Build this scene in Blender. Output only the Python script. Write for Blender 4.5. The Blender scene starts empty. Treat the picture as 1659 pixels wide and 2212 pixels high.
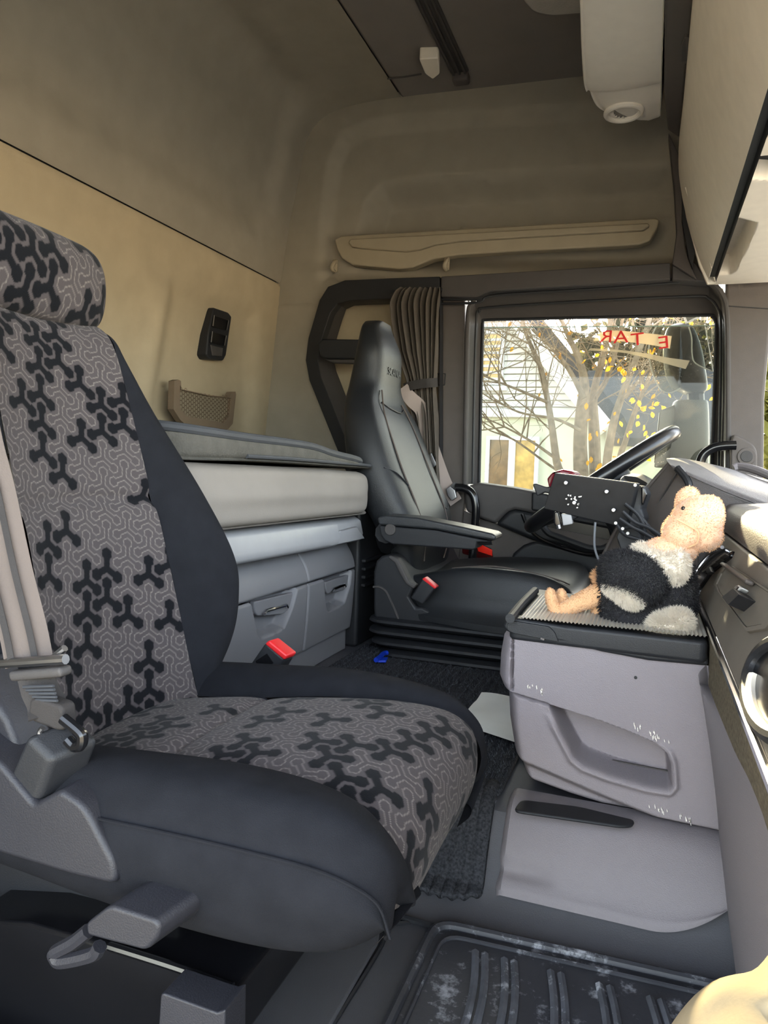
import bpy, bmesh, math, random
import numpy as np
from mathutils import Vector, Matrix
random.seed(4); RNG = np.random.default_rng(7)
SC = bpy.context.scene
COL = SC.collection
R = math.radians

# ------------------------------------------------------------------ camera
# world: x = towards the windscreen, y = towards the driver's door, z = up (metres)
F = 1560.0; CX, CY = 829.5, 1106.0
YAW, PIT, ROLL = R(20), R(-3.7), R(1.9)
CAM = np.array([0, 0, .61])
fw = np.array([-math.sin(YAW)*math.cos(PIT), math.cos(YAW)*math.cos(PIT), math.sin(PIT)])
r0 = np.cross(fw, [0, 0, 1]); r0 /= np.linalg.norm(r0); u0 = np.cross(r0, fw)
rt = r0*math.cos(ROLL)+u0*math.sin(ROLL); up = u0*math.cos(ROLL)-r0*math.sin(ROLL)
cd = bpy.data.cameras.new('camera'); co = bpy.data.objects.new('camera', cd); COL.objects.link(co)
cd.sensor_fit = 'VERTICAL'; cd.sensor_height = 34.6; cd.lens = F/2212*34.6; cd.clip_start = .01
co.matrix_world = Matrix(((rt[0], up[0], -fw[0], CAM[0]), (rt[1], up[1], -fw[1], CAM[1]), (rt[2], up[2], -fw[2], CAM[2]), (0, 0, 0, 1)))
SC.camera = co

# ------------------------------------------------------------------ light
SUN_EL, SUN_AZ = R(13.5), R(8.7)          # azimuth: from +y towards -x
W = bpy.data.worlds.new('sky'); SC.world = W; W.use_nodes = True
nt = W.node_tree; nt.nodes.clear()
sky = nt.nodes.new('ShaderNodeTexSky'); sky.sky_type = 'NISHITA'; sky.sun_disc = False
sky.sun_elevation = SUN_EL; sky.sun_rotation = -SUN_AZ; sky.altitude = 100; sky.air_density = 1.0; sky.dust_density = 1.5
bg = nt.nodes.new('ShaderNodeBackground'); bg.inputs[1].default_value = 0.62
ow = nt.nodes.new('ShaderNodeOutputWorld')
hs = nt.nodes.new('ShaderNodeHueSaturation'); hs.inputs['Saturation'].default_value = .45; nt.links.new(sky.outputs[0], hs.inputs['Color']); nt.links.new(hs.outputs[0], bg.inputs[0]); nt.links.new(bg.outputs[0], ow.inputs[0])
sl = bpy.data.lights.new('sun', 'SUN'); sl.energy = 30.0; sl.color = (1, .80, .52); sl.angle = R(.6)
so = bpy.data.objects.new('sun', sl); COL.objects.link(so)
sd = Vector((-math.sin(SUN_AZ)*math.cos(SUN_EL), math.cos(SUN_AZ)*math.cos(SUN_EL), math.sin(SUN_EL)))
so.rotation_euler = sd.to_track_quat('Z', 'Y').to_euler(); so.location = (-1, 6, 3)
SC.view_settings.view_transform = 'Standard'; SC.view_settings.look = 'None'
SC.view_settings.exposure = 1.82; SC.view_settings.gamma = 1; SC.view_settings.use_curve_mapping = False
SC.cycles.max_bounces = 7; SC.cycles.diffuse_bounces = 4; SC.cycles.use_adaptive_sampling = True; SC.cycles.adaptive_threshold = .05; SC.cycles.adaptive_min_samples = 16; SC.cycles.transparent_max_bounces = 12
SC.cycles.use_denoising = True; SC.cycles.sample_clamp_indirect = 6; SC.cycles.caustics_reflective = False; SC.cycles.caustics_refractive = False

# ------------------------------------------------------------------ helpers
def P(px, py, x=None, y=None, z=None):
    """world point that the photograph shows at a pixel, on a plane x=, y= or z="""
    d = fw+rt*((px-CX)/F)-up*((py-CY)/F)
    t = (x-CAM[0])/d[0] if x is not None else (y-CAM[1])/d[1] if y is not None else (z-CAM[2])/d[2]
    return CAM+d*t
def PL(pts, **k): return [P(a, b, **k) for a, b in pts]
def lin(c):
    c = [v/255 for v in c]
    return tuple(v/12.92 if v <= .04045 else ((v+.055)/1.055)**2.4 for v in c)
def hexc(*c): return (*lin(c), 1)

def tag(o, label=None, cat=None, group=None, kind=None):
    if label: o['label'] = label
    if cat: o['category'] = cat
    if group: o['group'] = group
    if kind: o['kind'] = kind
    return o
def empty(name, loc, label=None, cat=None, group=None, kind=None):
    o = bpy.data.objects.new(name, None); o.empty_display_size = .05; COL.objects.link(o); o.location = loc
    return tag(o, label, cat, group, kind)
def world_loc(o):
    v = Vector(o.location)
    p = o.parent
    return v if p is None else v+world_loc(p)
def mesh(name, verts, faces, mat, parent=None, smooth=True, bev=0, seg=2, sub=0, label=None, ang=35):
    me = bpy.data.meshes.new(name)
    v = np.asarray(verts, dtype=float).reshape(-1, 3)
    base = v.mean(axis=0) if parent is None else np.array(world_loc(parent))
    if parent is None: base = np.array([base[0], base[1], v[:, 2].min()])
    me.from_pydata((v-base).tolist(), [], [list(map(int, f)) for f in faces]); me.update()
    o = bpy.data.objects.new(name, me); COL.objects.link(o)
    if parent is not None: o.parent = parent
    else: o.location = base
    if mat is not None: me.materials.append(mat)
    if smooth:
        me.polygons.foreach_set('use_smooth', [True]*len(me.polygons))
        if sub == 0 and bev == 0:
            me.set_sharp_from_angle(angle=R(ang))
    if bev:
        m = o.modifiers.new('bevel', 'BEVEL'); m.width = bev; m.segments = seg; m.limit_method = 'ANGLE'; m.angle_limit = R(ang); m.harden_normals = False
        me.polygons.foreach_set('use_smooth', [True]*len(me.polygons))
        w = o.modifiers.new('wn', 'WEIGHTED_NORMAL'); w.keep_sharp = True
    if sub:
        m = o.modifiers.new('sub', 'SUBSURF'); m.levels = sub; m.render_levels = sub
    if label: o['label'] = label
    return o
def prism(name, pts, ext, mat, parent=None, bev=.003, seg=2, **k):
    pts = [np.array(p, float) for p in pts]; n = len(pts); e = np.array(ext, float)
    nrm = sum(np.cross(pts[i], pts[(i+1) % n]) for i in range(n))
    if np.dot(nrm, e) > 0: pts = pts[::-1]
    v = pts+[p+e for p in pts]
    f = [list(range(n)), list(range(2*n-1, n-1, -1))]+[[(i+1) % n, i, n+i, n+(i+1) % n] for i in range(n)]
    return mesh(name, v, f, mat, parent, True, bev, seg, **k)
def rounded(pts, r, n=5):
    """fillet the corners of a planar 3-D polygon; r one radius or one per corner"""
    pts = [np.array(p, float) for p in pts]; m = len(pts); out = []
    for i in range(m):
        rr = r[i] if isinstance(r, (list, tuple)) else r
        a, b, c = pts[i-1], pts[i], pts[(i+1) % m]
        u, w = a-b, c-b; lu, lw = np.linalg.norm(u), np.linalg.norm(w)
        if rr <= 0: out.append(b); continue
        d = min(rr, lu*.48, lw*.48); p0, p1 = b+u/lu*d, b+w/lw*d
        for j in range(n+1):
            t = j/n; out.append((1-t)**2*p0+2*t*(1-t)*b+t*t*p1)
    return out
def cat(pts, n=8, closed=False):
    """Catmull-Rom through points"""
    p = [np.array(q, float) for q in pts]; m = len(p); out = []
    for i in range(m if closed else m-1):
        a = p[i-1] if (i > 0 or closed) else 2*p[0]-p[1]
        b, c = p[i], p[(i+1) % m]
        d = p[(i+2) % m] if (i+2 < m or closed) else 2*c-b
        for j in range(n):
            t = j/n
            out.append(.5*((2*b)+(-a+c)*t+(2*a-5*b+4*c-d)*t*t+(-a+3*b-3*c+d)*t**3))
    if not closed: out.append(p[-1])
    return out
def resample(loop, n, closed=True):
    p = np.array(loop, float)
    if closed: p = np.vstack([p, p[:1]])
    s = np.r_[0, np.cumsum(np.linalg.norm(np.diff(p, axis=0), axis=1))]
    t = np.linspace(0, s[-1], n, endpoint=not closed)
    return np.stack([np.interp(t, s, p[:, k]) for k in range(3)], 1)
def ring(name, outer, inner, ext, mat, parent=None, bev=.003, seg=2, n=96, **k):
    """flat frame between two loops, extruded by ext; loops must start at matching corners"""
    if len(outer) == len(inner): O, I = np.array(outer, float), np.array(inner, float); n = len(O)
    else: O, I = resample(outer, n), resample(inner, n)
    e = np.array(ext, float)
    v = np.vstack([O, I, O+e, I+e]); f = []
    for i in range(n):
        j = (i+1) % n
        f += [[i, j, n+j, n+i], [2*n+j, 2*n+i, 3*n+i, 3*n+j], [j, i, 2*n+i, 2*n+j], [n+i, n+j, 3*n+j, 3*n+i]]
    o = mesh(name, v, f, mat, parent, True, bev, seg, **k)
    fixn(o); return o
def fixn(o):
    b = bmesh.new(); b.from_mesh(o.data); bmesh.ops.recalc_face_normals(b, faces=b.faces); b.to_mesh(o.data); b.free()
def tube(name, pts, r, mat, parent=None, n=12, smooth=6, flat=None, upv=None, caps=True, **k):
    """round (or flattened) tube along a path; r number or list per control point"""
    pts = [np.array(p, float) for p in pts]
    rr = [r]*len(pts) if np.isscalar(r) else list(r)
    if smooth and len(pts) > 2:
        q = cat([np.r_[p, a] for p, a in zip(pts, rr)], smooth); pts = [a[:3] for a in q]; rr = [a[3] for a in q]
    m = len(pts); v = []; prev = None
    for i in range(m):
        t = pts[min(i+1, m-1)]-pts[max(i-1, 0)]; t /= np.linalg.norm(t)+1e-12
        if prev is None:
            a = np.array(upv if upv is not None else ([0, 0, 1] if abs(t[2]) < .9 else [1, 0, 0]), float)
        else: a = prev
        a = a-t*np.dot(a, t); a /= np.linalg.norm(a); b = np.cross(t, a); prev = a
        fl = 1 if flat is None else flat
        for j in range(n):
            th = 2*math.pi*j/n
            v.append(pts[i]+rr[i]*(math.cos(th)*a*fl+math.sin(th)*b))
    f = [[i*n+j, i*n+(j+1) % n, (i+1)*n+(j+1) % n, (i+1)*n+j] for i in range(m-1) for j in range(n)]
    if caps: f += [list(range(n))[::-1], [(m-1)*n+j for j in range(n)]]
    o = mesh(name, v, f, mat, parent, True, **k); fixn(o); return o
def grid(name, V, mat, parent=None, cu=False, **k):
    """V: (nu,nv,3) points -> surface"""
    nu, nv = V.shape[:2]; f = []
    for i in range(nu if cu else nu-1):
        for j in range(nv-1):
            a, b = i*nv+j, ((i+1) % nu)*nv+j
            f.append([a, b, b+1, a+1])
    return mesh(name, V.reshape(-1, 3), f, mat, parent, **k)
def loft(name, secs, mat, parent=None, closed=True, n=8, caps=True, nu=6, **k):
    """smooth skin through sections (each the same number of points)"""
    S = [np.array(cat(s, nu, closed)) for s in secs]
    m = S[0].shape[0]
    rows = np.array(cat([s.reshape(-1) for s in S], n)).reshape(-1, m, 3)
    nr = rows.shape[0]; f = []
    for i in range(nr-1):
        for j in range(m if closed else m-1):
            f.append([i*m+j, i*m+(j+1) % m, (i+1)*m+(j+1) % m, (i+1)*m+j])
    if caps and closed: f += [list(range(m))[::-1], [(nr-1)*m+j for j in range(m)]]
    o = mesh(name, rows.reshape(-1, 3), f, mat, parent, True, **k); fixn(o); return o
def box(name, c, s, mat, parent=None, rot=(0, 0, 0), bev=.003, seg=2, **k):
    M = Matrix.Rotation(rot[2], 3, 'Z') @ Matrix.Rotation(rot[1], 3, 'Y') @ Matrix.Rotation(rot[0], 3, 'X')
    v = [np.array(c)+np.array(M @ Vector((a*s[0]/2, b*s[1]/2, d*s[2]/2))) for a in (-1, 1) for b in (-1, 1) for d in (-1, 1)]
    f = [[0, 1, 3, 2], [4, 6, 7, 5], [0, 4, 5, 1], [2, 3, 7, 6], [0, 2, 6, 4], [1, 5, 7, 3]]
    return mesh(name, v, f, mat, parent, True, bev, seg, **k)
def ball(name, c, s, mat, parent=None, rot=(0, 0, 0), nu=24, nv=14, fn=None, **k):
    M = np.array(Matrix.Rotation(rot[2], 3, 'Z') @ Matrix.Rotation(rot[1], 3, 'Y') @ Matrix.Rotation(rot[0], 3, 'X'))
    v = []; f = []
    for j in range(nv+1):
        ph = math.pi*j/nv
        for i in range(nu):
            th = 2*math.pi*i/nu
            q = np.array([math.sin(ph)*math.cos(th), math.sin(ph)*math.sin(th), math.cos(ph)])
            if fn: q = fn(q)
            v.append(np.array(c)+M @ (q*np.array(s)))
    for j in range(nv):
        for i in range(nu): f.append([j*nu+i, (j+1)*nu+i, (j+1)*nu+(i+1) % nu, j*nu+(i+1) % nu])
    o = mesh(name, v, f, mat, parent, True, **k)
    b = bmesh.new(); b.from_mesh(o.data); bmesh.ops.remove_doubles(b, verts=b.verts, dist=1e-6); bmesh.ops.recalc_face_normals(b, faces=b.faces); b.to_mesh(o.data); b.free()
    return o
def sdpoly(X, Y, poly):
    """signed distance to a polygon (negative inside), numpy arrays"""
    p = np.array(poly, float)[:, :2]; n = len(p); d = np.full(X.shape, 1e9); ins = np.zeros(X.shape, bool)
    for i in range(n):
        a, b = p[i], p[(i+1) % n]; e = b-a
        wx, wy = X-a[0], Y-a[1]; t = np.clip((wx*e[0]+wy*e[1])/(e@e+1e-15), 0, 1)
        d = np.minimum(d, (wx-t*e[0])**2+(wy-t*e[1])**2)
        c = ((a[1] > Y) != (b[1] > Y)) & (X < (b[0]-a[0])*(Y-a[1])/(b[1]-a[1]+1e-15)+a[0])
        ins ^= c
    return np.where(ins, -1, 1)*np.sqrt(d)
def sstep(d, w): t = np.clip(.5-d/(2*w), 0, 1); return t*t*(3-2*t)     # 1 inside, 0 outside, soft over +-w
def text(name, s, loc, size, rotm, mat, parent, ext=.0006, sx=1):
    cu = bpy.data.curves.new(name, 'FONT'); cu.body = s; cu.size = size; cu.extrude = ext; cu.align_x = 'CENTER'; cu.align_y = 'CENTER'
    o = bpy.data.objects.new(name+'_tmp', cu); COL.objects.link(o)
    dg = bpy.context.evaluated_depsgraph_get(); me = bpy.data.meshes.new_from_object(o.evaluated_get(dg)); bpy.data.objects.remove(o)
    ob = bpy.data.objects.new(name, me); COL.objects.link(ob); ob.parent = parent
    M = rotm.to_4x4() @ Matrix.Diagonal((sx, 1, 1, 1)); me.transform(M)
    ob.location = Vector(loc)-world_loc(parent); me.materials.clear(); me.materials.append(mat); return ob

# ------------------------------------------------------------------ materials
def mat(name, c, rough=.6, spec=.4, metal=0, var=.06, vscale=30, bump=0, bscale=400, sheen=0, coat=0, wear=None, kind='noise', emit=None):
    m = bpy.data.materials.new(name); m.use_nodes = True; t = m.node_tree; b = t.nodes['Principled BSDF']
    b.inputs['Roughness'].default_value = rough; b.inputs['Metallic'].default_value = metal
    b.inputs['Specular IOR Level'].default_value = spec
    if sheen: b.inputs['Sheen Weight'].default_value = sheen; b.inputs['Sheen Roughness'].default_value = .5
    if coat: b.inputs['Coat Weight'].default_value = coat; b.inputs['Coat Roughness'].default_value = .1
    tc = t.nodes.new('ShaderNodeTexCoord')
    n = t.nodes.new('ShaderNodeTexNoise'); n.inputs['Scale'].default_value = vscale; n.inputs['Detail'].default_value = 5
    t.links.new(tc.outputs['Object'], n.inputs['Vector'])
    cr = t.nodes.new('ShaderNodeValToRGB'); L = lin(c)
    cr.color_ramp.elements[0].position = .3; cr.color_ramp.elements[1].position = .7
    cr.color_ramp.elements[0].color = (*[v*(1-var) for v in L], 1); cr.color_ramp.elements[1].color = (*[min(1, v*(1+var)) for v in L], 1)
    t.links.new(n.outputs[0], cr.inputs[0]); out = cr.outputs[0]
    if wear:    # pale dust and specks: (colour, scale, threshold)
        wc, ws, wt = wear
        n3 = t.nodes.new('ShaderNodeTexNoise'); n3.inputs['Scale'].default_value = ws; n3.inputs['Detail'].default_value = 8; n3.inputs['Roughness'].default_value = .7
        t.links.new(tc.outputs['Object'], n3.inputs['Vector'])
        r3 = t.nodes.new('ShaderNodeValToRGB'); r3.color_ramp.elements[0].position = wt; r3.color_ramp.elements[1].position = wt+.12
        t.links.new(n3.outputs[0], r3.inputs[0])
        mx = t.nodes.new('ShaderNodeMix'); mx.data_type = 'RGBA'; mx.inputs[7].default_value = hexc(*wc)
        t.links.new(r3.outputs[0], mx.inputs[0]); t.links.new(out, mx.inputs[6]); out = mx.outputs[2]
    t.links.new(out, b.inputs['Base Color'])
    if bump:
        if kind == 'noise':
            n2 = t.nodes.new('ShaderNodeTexNoise'); n2.inputs['Scale'].default_value = bscale; n2.inputs['Detail'].default_value = 2
        else:
            n2 = t.nodes.new('ShaderNodeTexVoronoi'); n2.inputs['Scale'].default_value = bscale
        t.links.new(tc.outputs['Object'], n2.inputs['Vector'])
        bp = t.nodes.new('ShaderNodeBump'); bp.inputs['Strength'].default_value = bump; bp.inputs['Distance'].default_value = .001
        t.links.new(n2.outputs[0], bp.inputs['Height']); t.links.new(bp.outputs[0], b.inputs['Normal'])
    if emit: b.inputs['Emission Color'].default_value = hexc(*emit[0]); b.inputs['Emission Strength'].default_value = emit[1]
    return m
M_LINER = mat('beige_liner_fabric', (176, 163, 138), .9, .15, var=.05, vscale=14, bump=.35, bscale=900)
M_LINER_SHADE = mat('shaded_liner_fabric', (152, 145, 132), .9, .15, var=.05, vscale=14, bump=.35, bscale=900)  # same lining as the lower wall, colour darkened for shade near the roof
M_ROOF = mat('roof_liner_fabric', (132, 126, 121), .92, .12, var=.04, vscale=10, bump=.35, bscale=900)
M_LEDGE = mat('beige_plastic', (158, 147, 126), .6, .3, var=.03, bump=.2, bscale=700)
M_DARK = mat('dark_trim_plastic', (70, 67, 66), .6, .35, var=.05, bump=.25, bscale=700)
M_BLACK = mat('black_trim_plastic', (36, 37, 40), .5, .35, var=.06, bump=.25, bscale=800)
M_GLOSS = mat('gloss_black', (20, 20, 22), .18, .5, var=.05)
M_RUBBER = mat('black_rubber', (34, 35, 38), .55, .35, var=.1, bump=.2, bscale=300)
M_BROWN = mat('brown_grey_plastic', (86, 80, 77), .6, .35, var=.04, bump=.3, bscale=700)
M_GREY = mat('console_grey_plastic', (126, 120, 123), .58, .35, var=.04, vscale=8, bump=.35, bscale=800, kind='voronoi')
M_DRAW = mat('drawer_grey_plastic', (118, 118, 122), .5, .4, var=.03, vscale=8, bump=.15, bscale=900)
M_RAIL = mat('bunk_rail_plastic', (154, 155, 158), .42, .45, var=.03, bump=.05, bscale=500)
M_CHROME = mat('chrome', (225, 225, 228), .12, .5, metal=1, var=.01)
M_STEEL = mat('worn_steel', (150, 150, 152), .35, .5, metal=1, var=.1)
M_WHITE = mat('off_white_plastic', (246, 240, 230), .5, .4, var=.02, bump=.05)
M_CAB = mat('overhead_beige_plastic', (243, 234, 219), .6, .35, var=.03, bump=.3, bscale=900)
M_LEATHER = mat('black_leather', (29, 31, 34), .46, .4, var=.12, vscale=12, bump=.25, bscale=500, kind='voronoi')
M_LEATHW = mat('worn_leather', (42, 44, 47), .42, .5, var=.15, vscale=12, bump=.25, bscale=500, kind='voronoi')
M_FELT = mat('black_seat_cloth', (31, 32, 36), .95, .08, var=.12, vscale=40, bump=.5, bscale=1400, wear=((90, 90, 95), 160, .71))
M_MATT = mat('mattress_cloth', (136, 130, 124), .9, .15, var=.05, vscale=9, bump=.25, bscale=500)
M_BELT = mat('grey_belt_webbing', (140, 128, 122), .7, .3, var=.12, vscale=6, bump=.3, bscale=900)
M_BELTD = mat('dark_belt_webbing', (52, 49, 48), .75, .3, var=.1, bump=.4, bscale=900)
M_RED = mat('red_plastic', (214, 40, 44), .35, .5, var=.03)
M_PAPER = mat('white_paper', (226, 226, 220), .8, .2, var=.02)
M_BLUE = mat('blue_plastic', (20, 60, 190), .4, .5)

# ================================================================== THE SHELL
YW = 2.30                                   # inner face of the driver's side wall
PROF = [(-1.36, .05), (-1.302, .686), (-1.253, 1.236), (-1.223, 1.439), (-1.191, 1.592), (-1.168, 1.705), (-1.126, 1.768), (-1.059, 1.80), (-.958, 1.812), (-.861, 1.813), (-.826, 1.812)]
def prof_x(z): return np.interp(z, [p[1] for p in PROF[:6]], [p[0] for p in PROF[:6]])
wb = empty('wall_back', (-1.35, 1.0, .05), kind='structure')
# lower panel: shallow recesses pressed into the fabric-covered board
ys = np.linspace(-.35, YW+.02, 170); zs = np.linspace(.05, 1.2345, 110); Y_, Z_ = np.meshgrid(ys, zs, indexing='ij')
rec = [[1.30, 1.06], [1.60, 1.055], [1.66, 1.02], [1.56, .60], [1.30, .60]]
rec2 = [[1.72, 1.10], [2.16, 1.10], [2.22, .60], [1.66, .60]]
off = .026*sstep(sdpoly(Y_, Z_, rec2), .04)+.014*sstep(sdpoly(Y_, Z_, rec), .03)
edge = .006*sstep((1.2345-Z_)-.004, .004)
X_ = prof_x(Z_)-off-edge
prism('seam_backing', [(-1.275, -.35, 1.20), (-1.275, YW+.02, 1.20), (-1.268, YW+.02, 1.27), (-1.268, -.35, 1.27)], (-.03, 0, 0), M_DARK, wb, bev=0)
grid('lower_panel', np.stack([X_, Y_, Z_], -1), M_LINER, wb)
# upper panel with raised border and the curve into the roof
pc = np.array(cat([(p[0], p[1], 0) for p in PROF if p[1] >= 1.23 or p[0] > -1.2], 10))[:, :2]
pc[0] = (prof_x(1.2370), 1.2370)
sl_ = np.r_[0, np.cumsum(np.linalg.norm(np.diff(pc, axis=0), axis=1))]
st = np.linspace(0, sl_[-1], 120); pc = np.stack([np.interp(st, sl_, pc[:, 0]), np.interp(st, sl_, pc[:, 1])], 1)
tn = np.gradient(pc, axis=0); tn /= np.linalg.norm(tn, axis=1)[:, None]; nr = np.stack([tn[:, 1], -tn[:, 0]], 1)   # into the cab
Yg, Sg = np.meshgrid(ys, st, indexing='ij')
dep = .022*sstep(sdpoly(Yg, Sg, [[-1, .10], [2.10, .13], [2.17, .20], [2.17, .52], [2.10, .60], [-1, .62]]), .045)
dep = dep+.004*sstep(Sg-.003, .003)
Vx = pc[None, :, 0]-nr[None, :, 0]*dep; Vz = pc[None, :, 1]-nr[None, :, 1]*dep
grid('upper_panel', np.stack([Vx, Yg, Vz], -1), M_LINER_SHADE, wb)
# ceiling
ce = empty('ceiling', (-.2, 1.0, 1.8), kind='structure')
xs = np.r_[np.linspace(-.826, -.815, 4), np.linspace(-.80, .75, 20)]; Xc, Yc = np.meshgrid(xs, np.linspace(-.35, YW+.02, 40), indexing='ij')
Zc = 1.812-.03*np.clip((Xc+.8)/.9, 0, 1)+.006*sstep(Xc+.822, .005)
grid('roof_panel', np.stack([Xc, Yc, Zc], -1), M_ROOF, ce)
box('seam_backing', (-.82, 1.0, 1.835), (.08, 2.7, .01), M_DARK, ce, bev=0)
zr = 1.803
for k, dx in enumerate((-.018, 0, .018)):
    box('rail_rib', (-.60+dx, .9, zr-.006), (.007, 2.58, .012), M_DARK, ce, bev=.002)
box('rail_base', (-.60, .9, zr), (.055, 2.58, .008), M_DARK, ce, bev=.002)
box('rail_end', (-.60, 2.205, zr-.012), (.05, .04, .03), M_BROWN, ce, bev=.008)
q = PL([(905, 128), (947, 126), (950, 160), (935, 172), (918, 160)], z=1.775)
prism('hatch_catch', rounded(q, .008), (0, 0, .035), M_CAB, ce, bev=.008, seg=3)
tube('hatch_seam', PL([(837, 170), (875, 166), (910, 160)], z=1.796), .0025, M_DARK, ce, n=8)
# dome lamp with ribbed lens
lp = empty('dome_lamp', (-.37, 1.73, 1.775), 'clear ribbed dome lamp set in the dark roof lining', 'lamp')
q = PL([(1125, -40), (1128, 5), (1150, 30), (1190, 38), (1290, 30), (1290, -40)], z=1.775)
M_LENS = mat('lamp_lens', (190, 185, 178), .25, .6, var=.05, bump=.8, bscale=160)
prism('lens', rounded(q, .02), (0, 0, .035), M_LENS, lp, bev=.012, seg=4)
prism('lamp_bezel', rounded([p+(p-np.mean(q, 0))*.08+np.array([0, 0, .018]) for p in q], .02), (0, 0, .015), M_ROOF, lp, bev=.004)

# driver's side wall (upper lining and the piece behind the seat)
wl = empty('wall_left', (-.5, YW, .3), kind='structure')
def pix_xz(pts, y=YW): return [(p[0], p[2]) for p in PL(pts, y=y)]
xs = np.linspace(-1.40, .72, 300); zs = np.linspace(.05, 1.86, 230); X_, Z_ = np.meshgrid(xs, zs, indexing='ij')
field = pix_xz([(700, 600), (700, 480), (718, 350), (745, 295), (800, 272), (900, 258), (1700, 215), (1700, 590)])
inner = pix_xz([(775, 520), (800, 430), (825, 408), (880, 398), (1700, 350), (1700, 560), (780, 560)])
off = .030*sstep(sdpoly(X_, Z_, field), .028)+.085*sstep(sdpoly(X_, Z_, inner), .04)
belt = pix_xz([(560, 654), (690, 654), (690, 657), (560, 657)])
off = off+.004*sstep(sdpoly(X_, Z_, belt)-.002, .004)
V = np.stack([X_, YW+off, Z_], -1)
opening = pix_xz([(950, 622), (755, 628), (722, 638), (704, 660), (680, 737), (674, 778), (682, 820), (756, 1000), (780, 1058), (950, 1058)])
doorcut = pix_xz([(948, 630), (1060, 625), (1560, 600), (1760, 600), (1760, 2600), (948, 2600)])
keep = (sdpoly(X_, Z_, opening) > 0) & (sdpoly(X_, Z_, doorcut) > 0)
fm = keep[:-1, :-1] & keep[1:, :-1] & keep[:-1, 1:] & keep[1:, 1:]
nv = len(zs); fs = [[i*nv+j, i*nv+j+1, (i+1)*nv+j+1, (i+1)*nv+j] for i, j in zip(*np.nonzero(fm))]
mesh('side_lining', V.reshape(-1, 3), fs, M_LINER_SHADE, wl)
box('roof_skin', (-.32, 1.1, 1.88), (2.3, 3.1, .02), M_DARK, ce, bev=0)
box('rear_skin', (-1.44, 1.1, .9), (.02, 3.1, 2.0), M_DARK, wb, bev=0)
box('side_skin', (-1.03, 2.47, .9), (.84, .02, 2.0), M_DARK, wl, bev=0)
box('side_skin', (.10, 2.47, 1.56), (1.42, .02, .62), M_DARK, wl, bev=0)
# the closed quarter behind the opening
q = [P(640, 590, y=2.40), P(1000, 590, y=2.40), P(1000, 1120, y=2.40), P(640, 1120, y=2.40)]
prism('quarter_panel', q, (0, .02, 0), M_LINER, wl, bev=0)
# beige moulded ledge with its lip, and the two coat hooks
sh = empty('side_shelf', (-.3, YW, 1.27), 'long beige moulded shelf lip on the side lining above the driver window', 'shelf')
o_ = PL([(722, 518), (736, 509), (1000, 494), (1416, 470), (1425, 474), (1420, 492), (1404, 520), (1380, 529), (1150, 541), (985, 551), (935, 560), (890, 578), (860, 581), (760, 572), (738, 558), (728, 540)], y=YW-.012)
prism('shelf_face', o_, (0, .04, 0), M_LEDGE, sh, bev=.006, seg=3)
l_ = PL([(752, 524), (756, 516), (1000, 503), (1400, 481), (1404, 487), (1390, 497), (1150, 511), (990, 521), (940, 528), (905, 539), (875, 543), (780, 536), (760, 533)], y=YW-.026)
prism('shelf_lip', l_, (0, .03, 0), M_LEDGE, sh, bev=.006, seg=3)
for k, (px, lab) in enumerate(((725, 'small beige coat hook below the left end of the side shelf'), (966, 'small beige coat hook above the gathered curtain'))):
    h = empty('coat_hook', P(px, 590, y=YW), lab, 'hook', 'beige coat hooks')
    a = P(px, 575-4*k, y=YW)
    box('hook_plate', a+np.array([0, -.004, 0]), (.018, .012, .042), M_LEDGE, h, bev=.004)
    tube('hook_arm', [a+np.array([.003, -.008, .012]), a+np.array([.003, -.022, .004]), a+np.array([0, -.030, -.010]), a+np.array([0, -.026, -.018]), a+np.array([0, -.01, -.02])], .0065, M_LEDGE, h, n=10)

# black frame round the quarter opening, its sloped reveal and the grip bar
tr = empty('trim_1', (-.8, 2.27, .55), kind='structure')
O = PL([(950, 597), (840, 601), (745, 605), (708, 619), (690, 648), (666, 730), (660, 778), (668, 822), (740, 1000), (770, 1075), (950, 1075)], y=2.265)
Mi = PL([(950, 641), (840, 645), (758, 649), (729, 656), (714, 676), (692, 742), (687, 778), (694, 815), (765, 995), (790, 1040), (950, 1040)], y=2.262)
In = PL([(950, 655), (840, 657), (766, 660), (748, 668), (740, 690), (723, 745), (720, 775), (727, 803), (790, 965), (805, 1005), (950, 1005)], y=2.38)
ring('frame_band', O, Mi, (0, .04, 0), M_BLACK, tr, bev=.006, seg=3)
grid('reveal', np.array([[a+(b-a)*t for t in np.linspace(0, 1, 6)] for a, b in zip(Mi, In)]), M_DARK, tr)
q = PL([(686, 742), (696, 732), (790, 733), (790, 776), (700, 774), (690, 768)], y=2.235)
prism('grip_bar', q, (0, .05, 0), M_BLACK, tr, bev=.006, seg=3)
q = PL([(700, 775), (790, 777), (790, 786), (715, 783)], y=2.25)
prism('grip_underside', q, (0, .03, 0), M_DARK, tr, bev=.003)
# header over the door
hd = empty('trim_2', (-.2, 2.27, 1.1), kind='structure')
q = PL([(952, 597), (1448, 567), (1448, 604), (1060, 628), (1030, 642), (952, 641)], y=2.262)
prism('header_cover', q, (0, .06, 0), M_DARK, hd, bev=.004)
q = PL([(1452, 567), (1500, 566), (1530, 610), (1452, 604)], y=2.262)
prism('header_end', q, (0, .06, 0), M_DARK, hd, bev=.004)
for dy_ in (0, 1):
    tube('header_seal', PL([(955, 646+10*dy_), (1035, 645+8*dy_), (1070, 632+6*dy_), (1300, 618+5*dy_), (1470, 606+4*dy_)], y=2.29), .004, M_RUBBER, hd, n=8)

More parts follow.
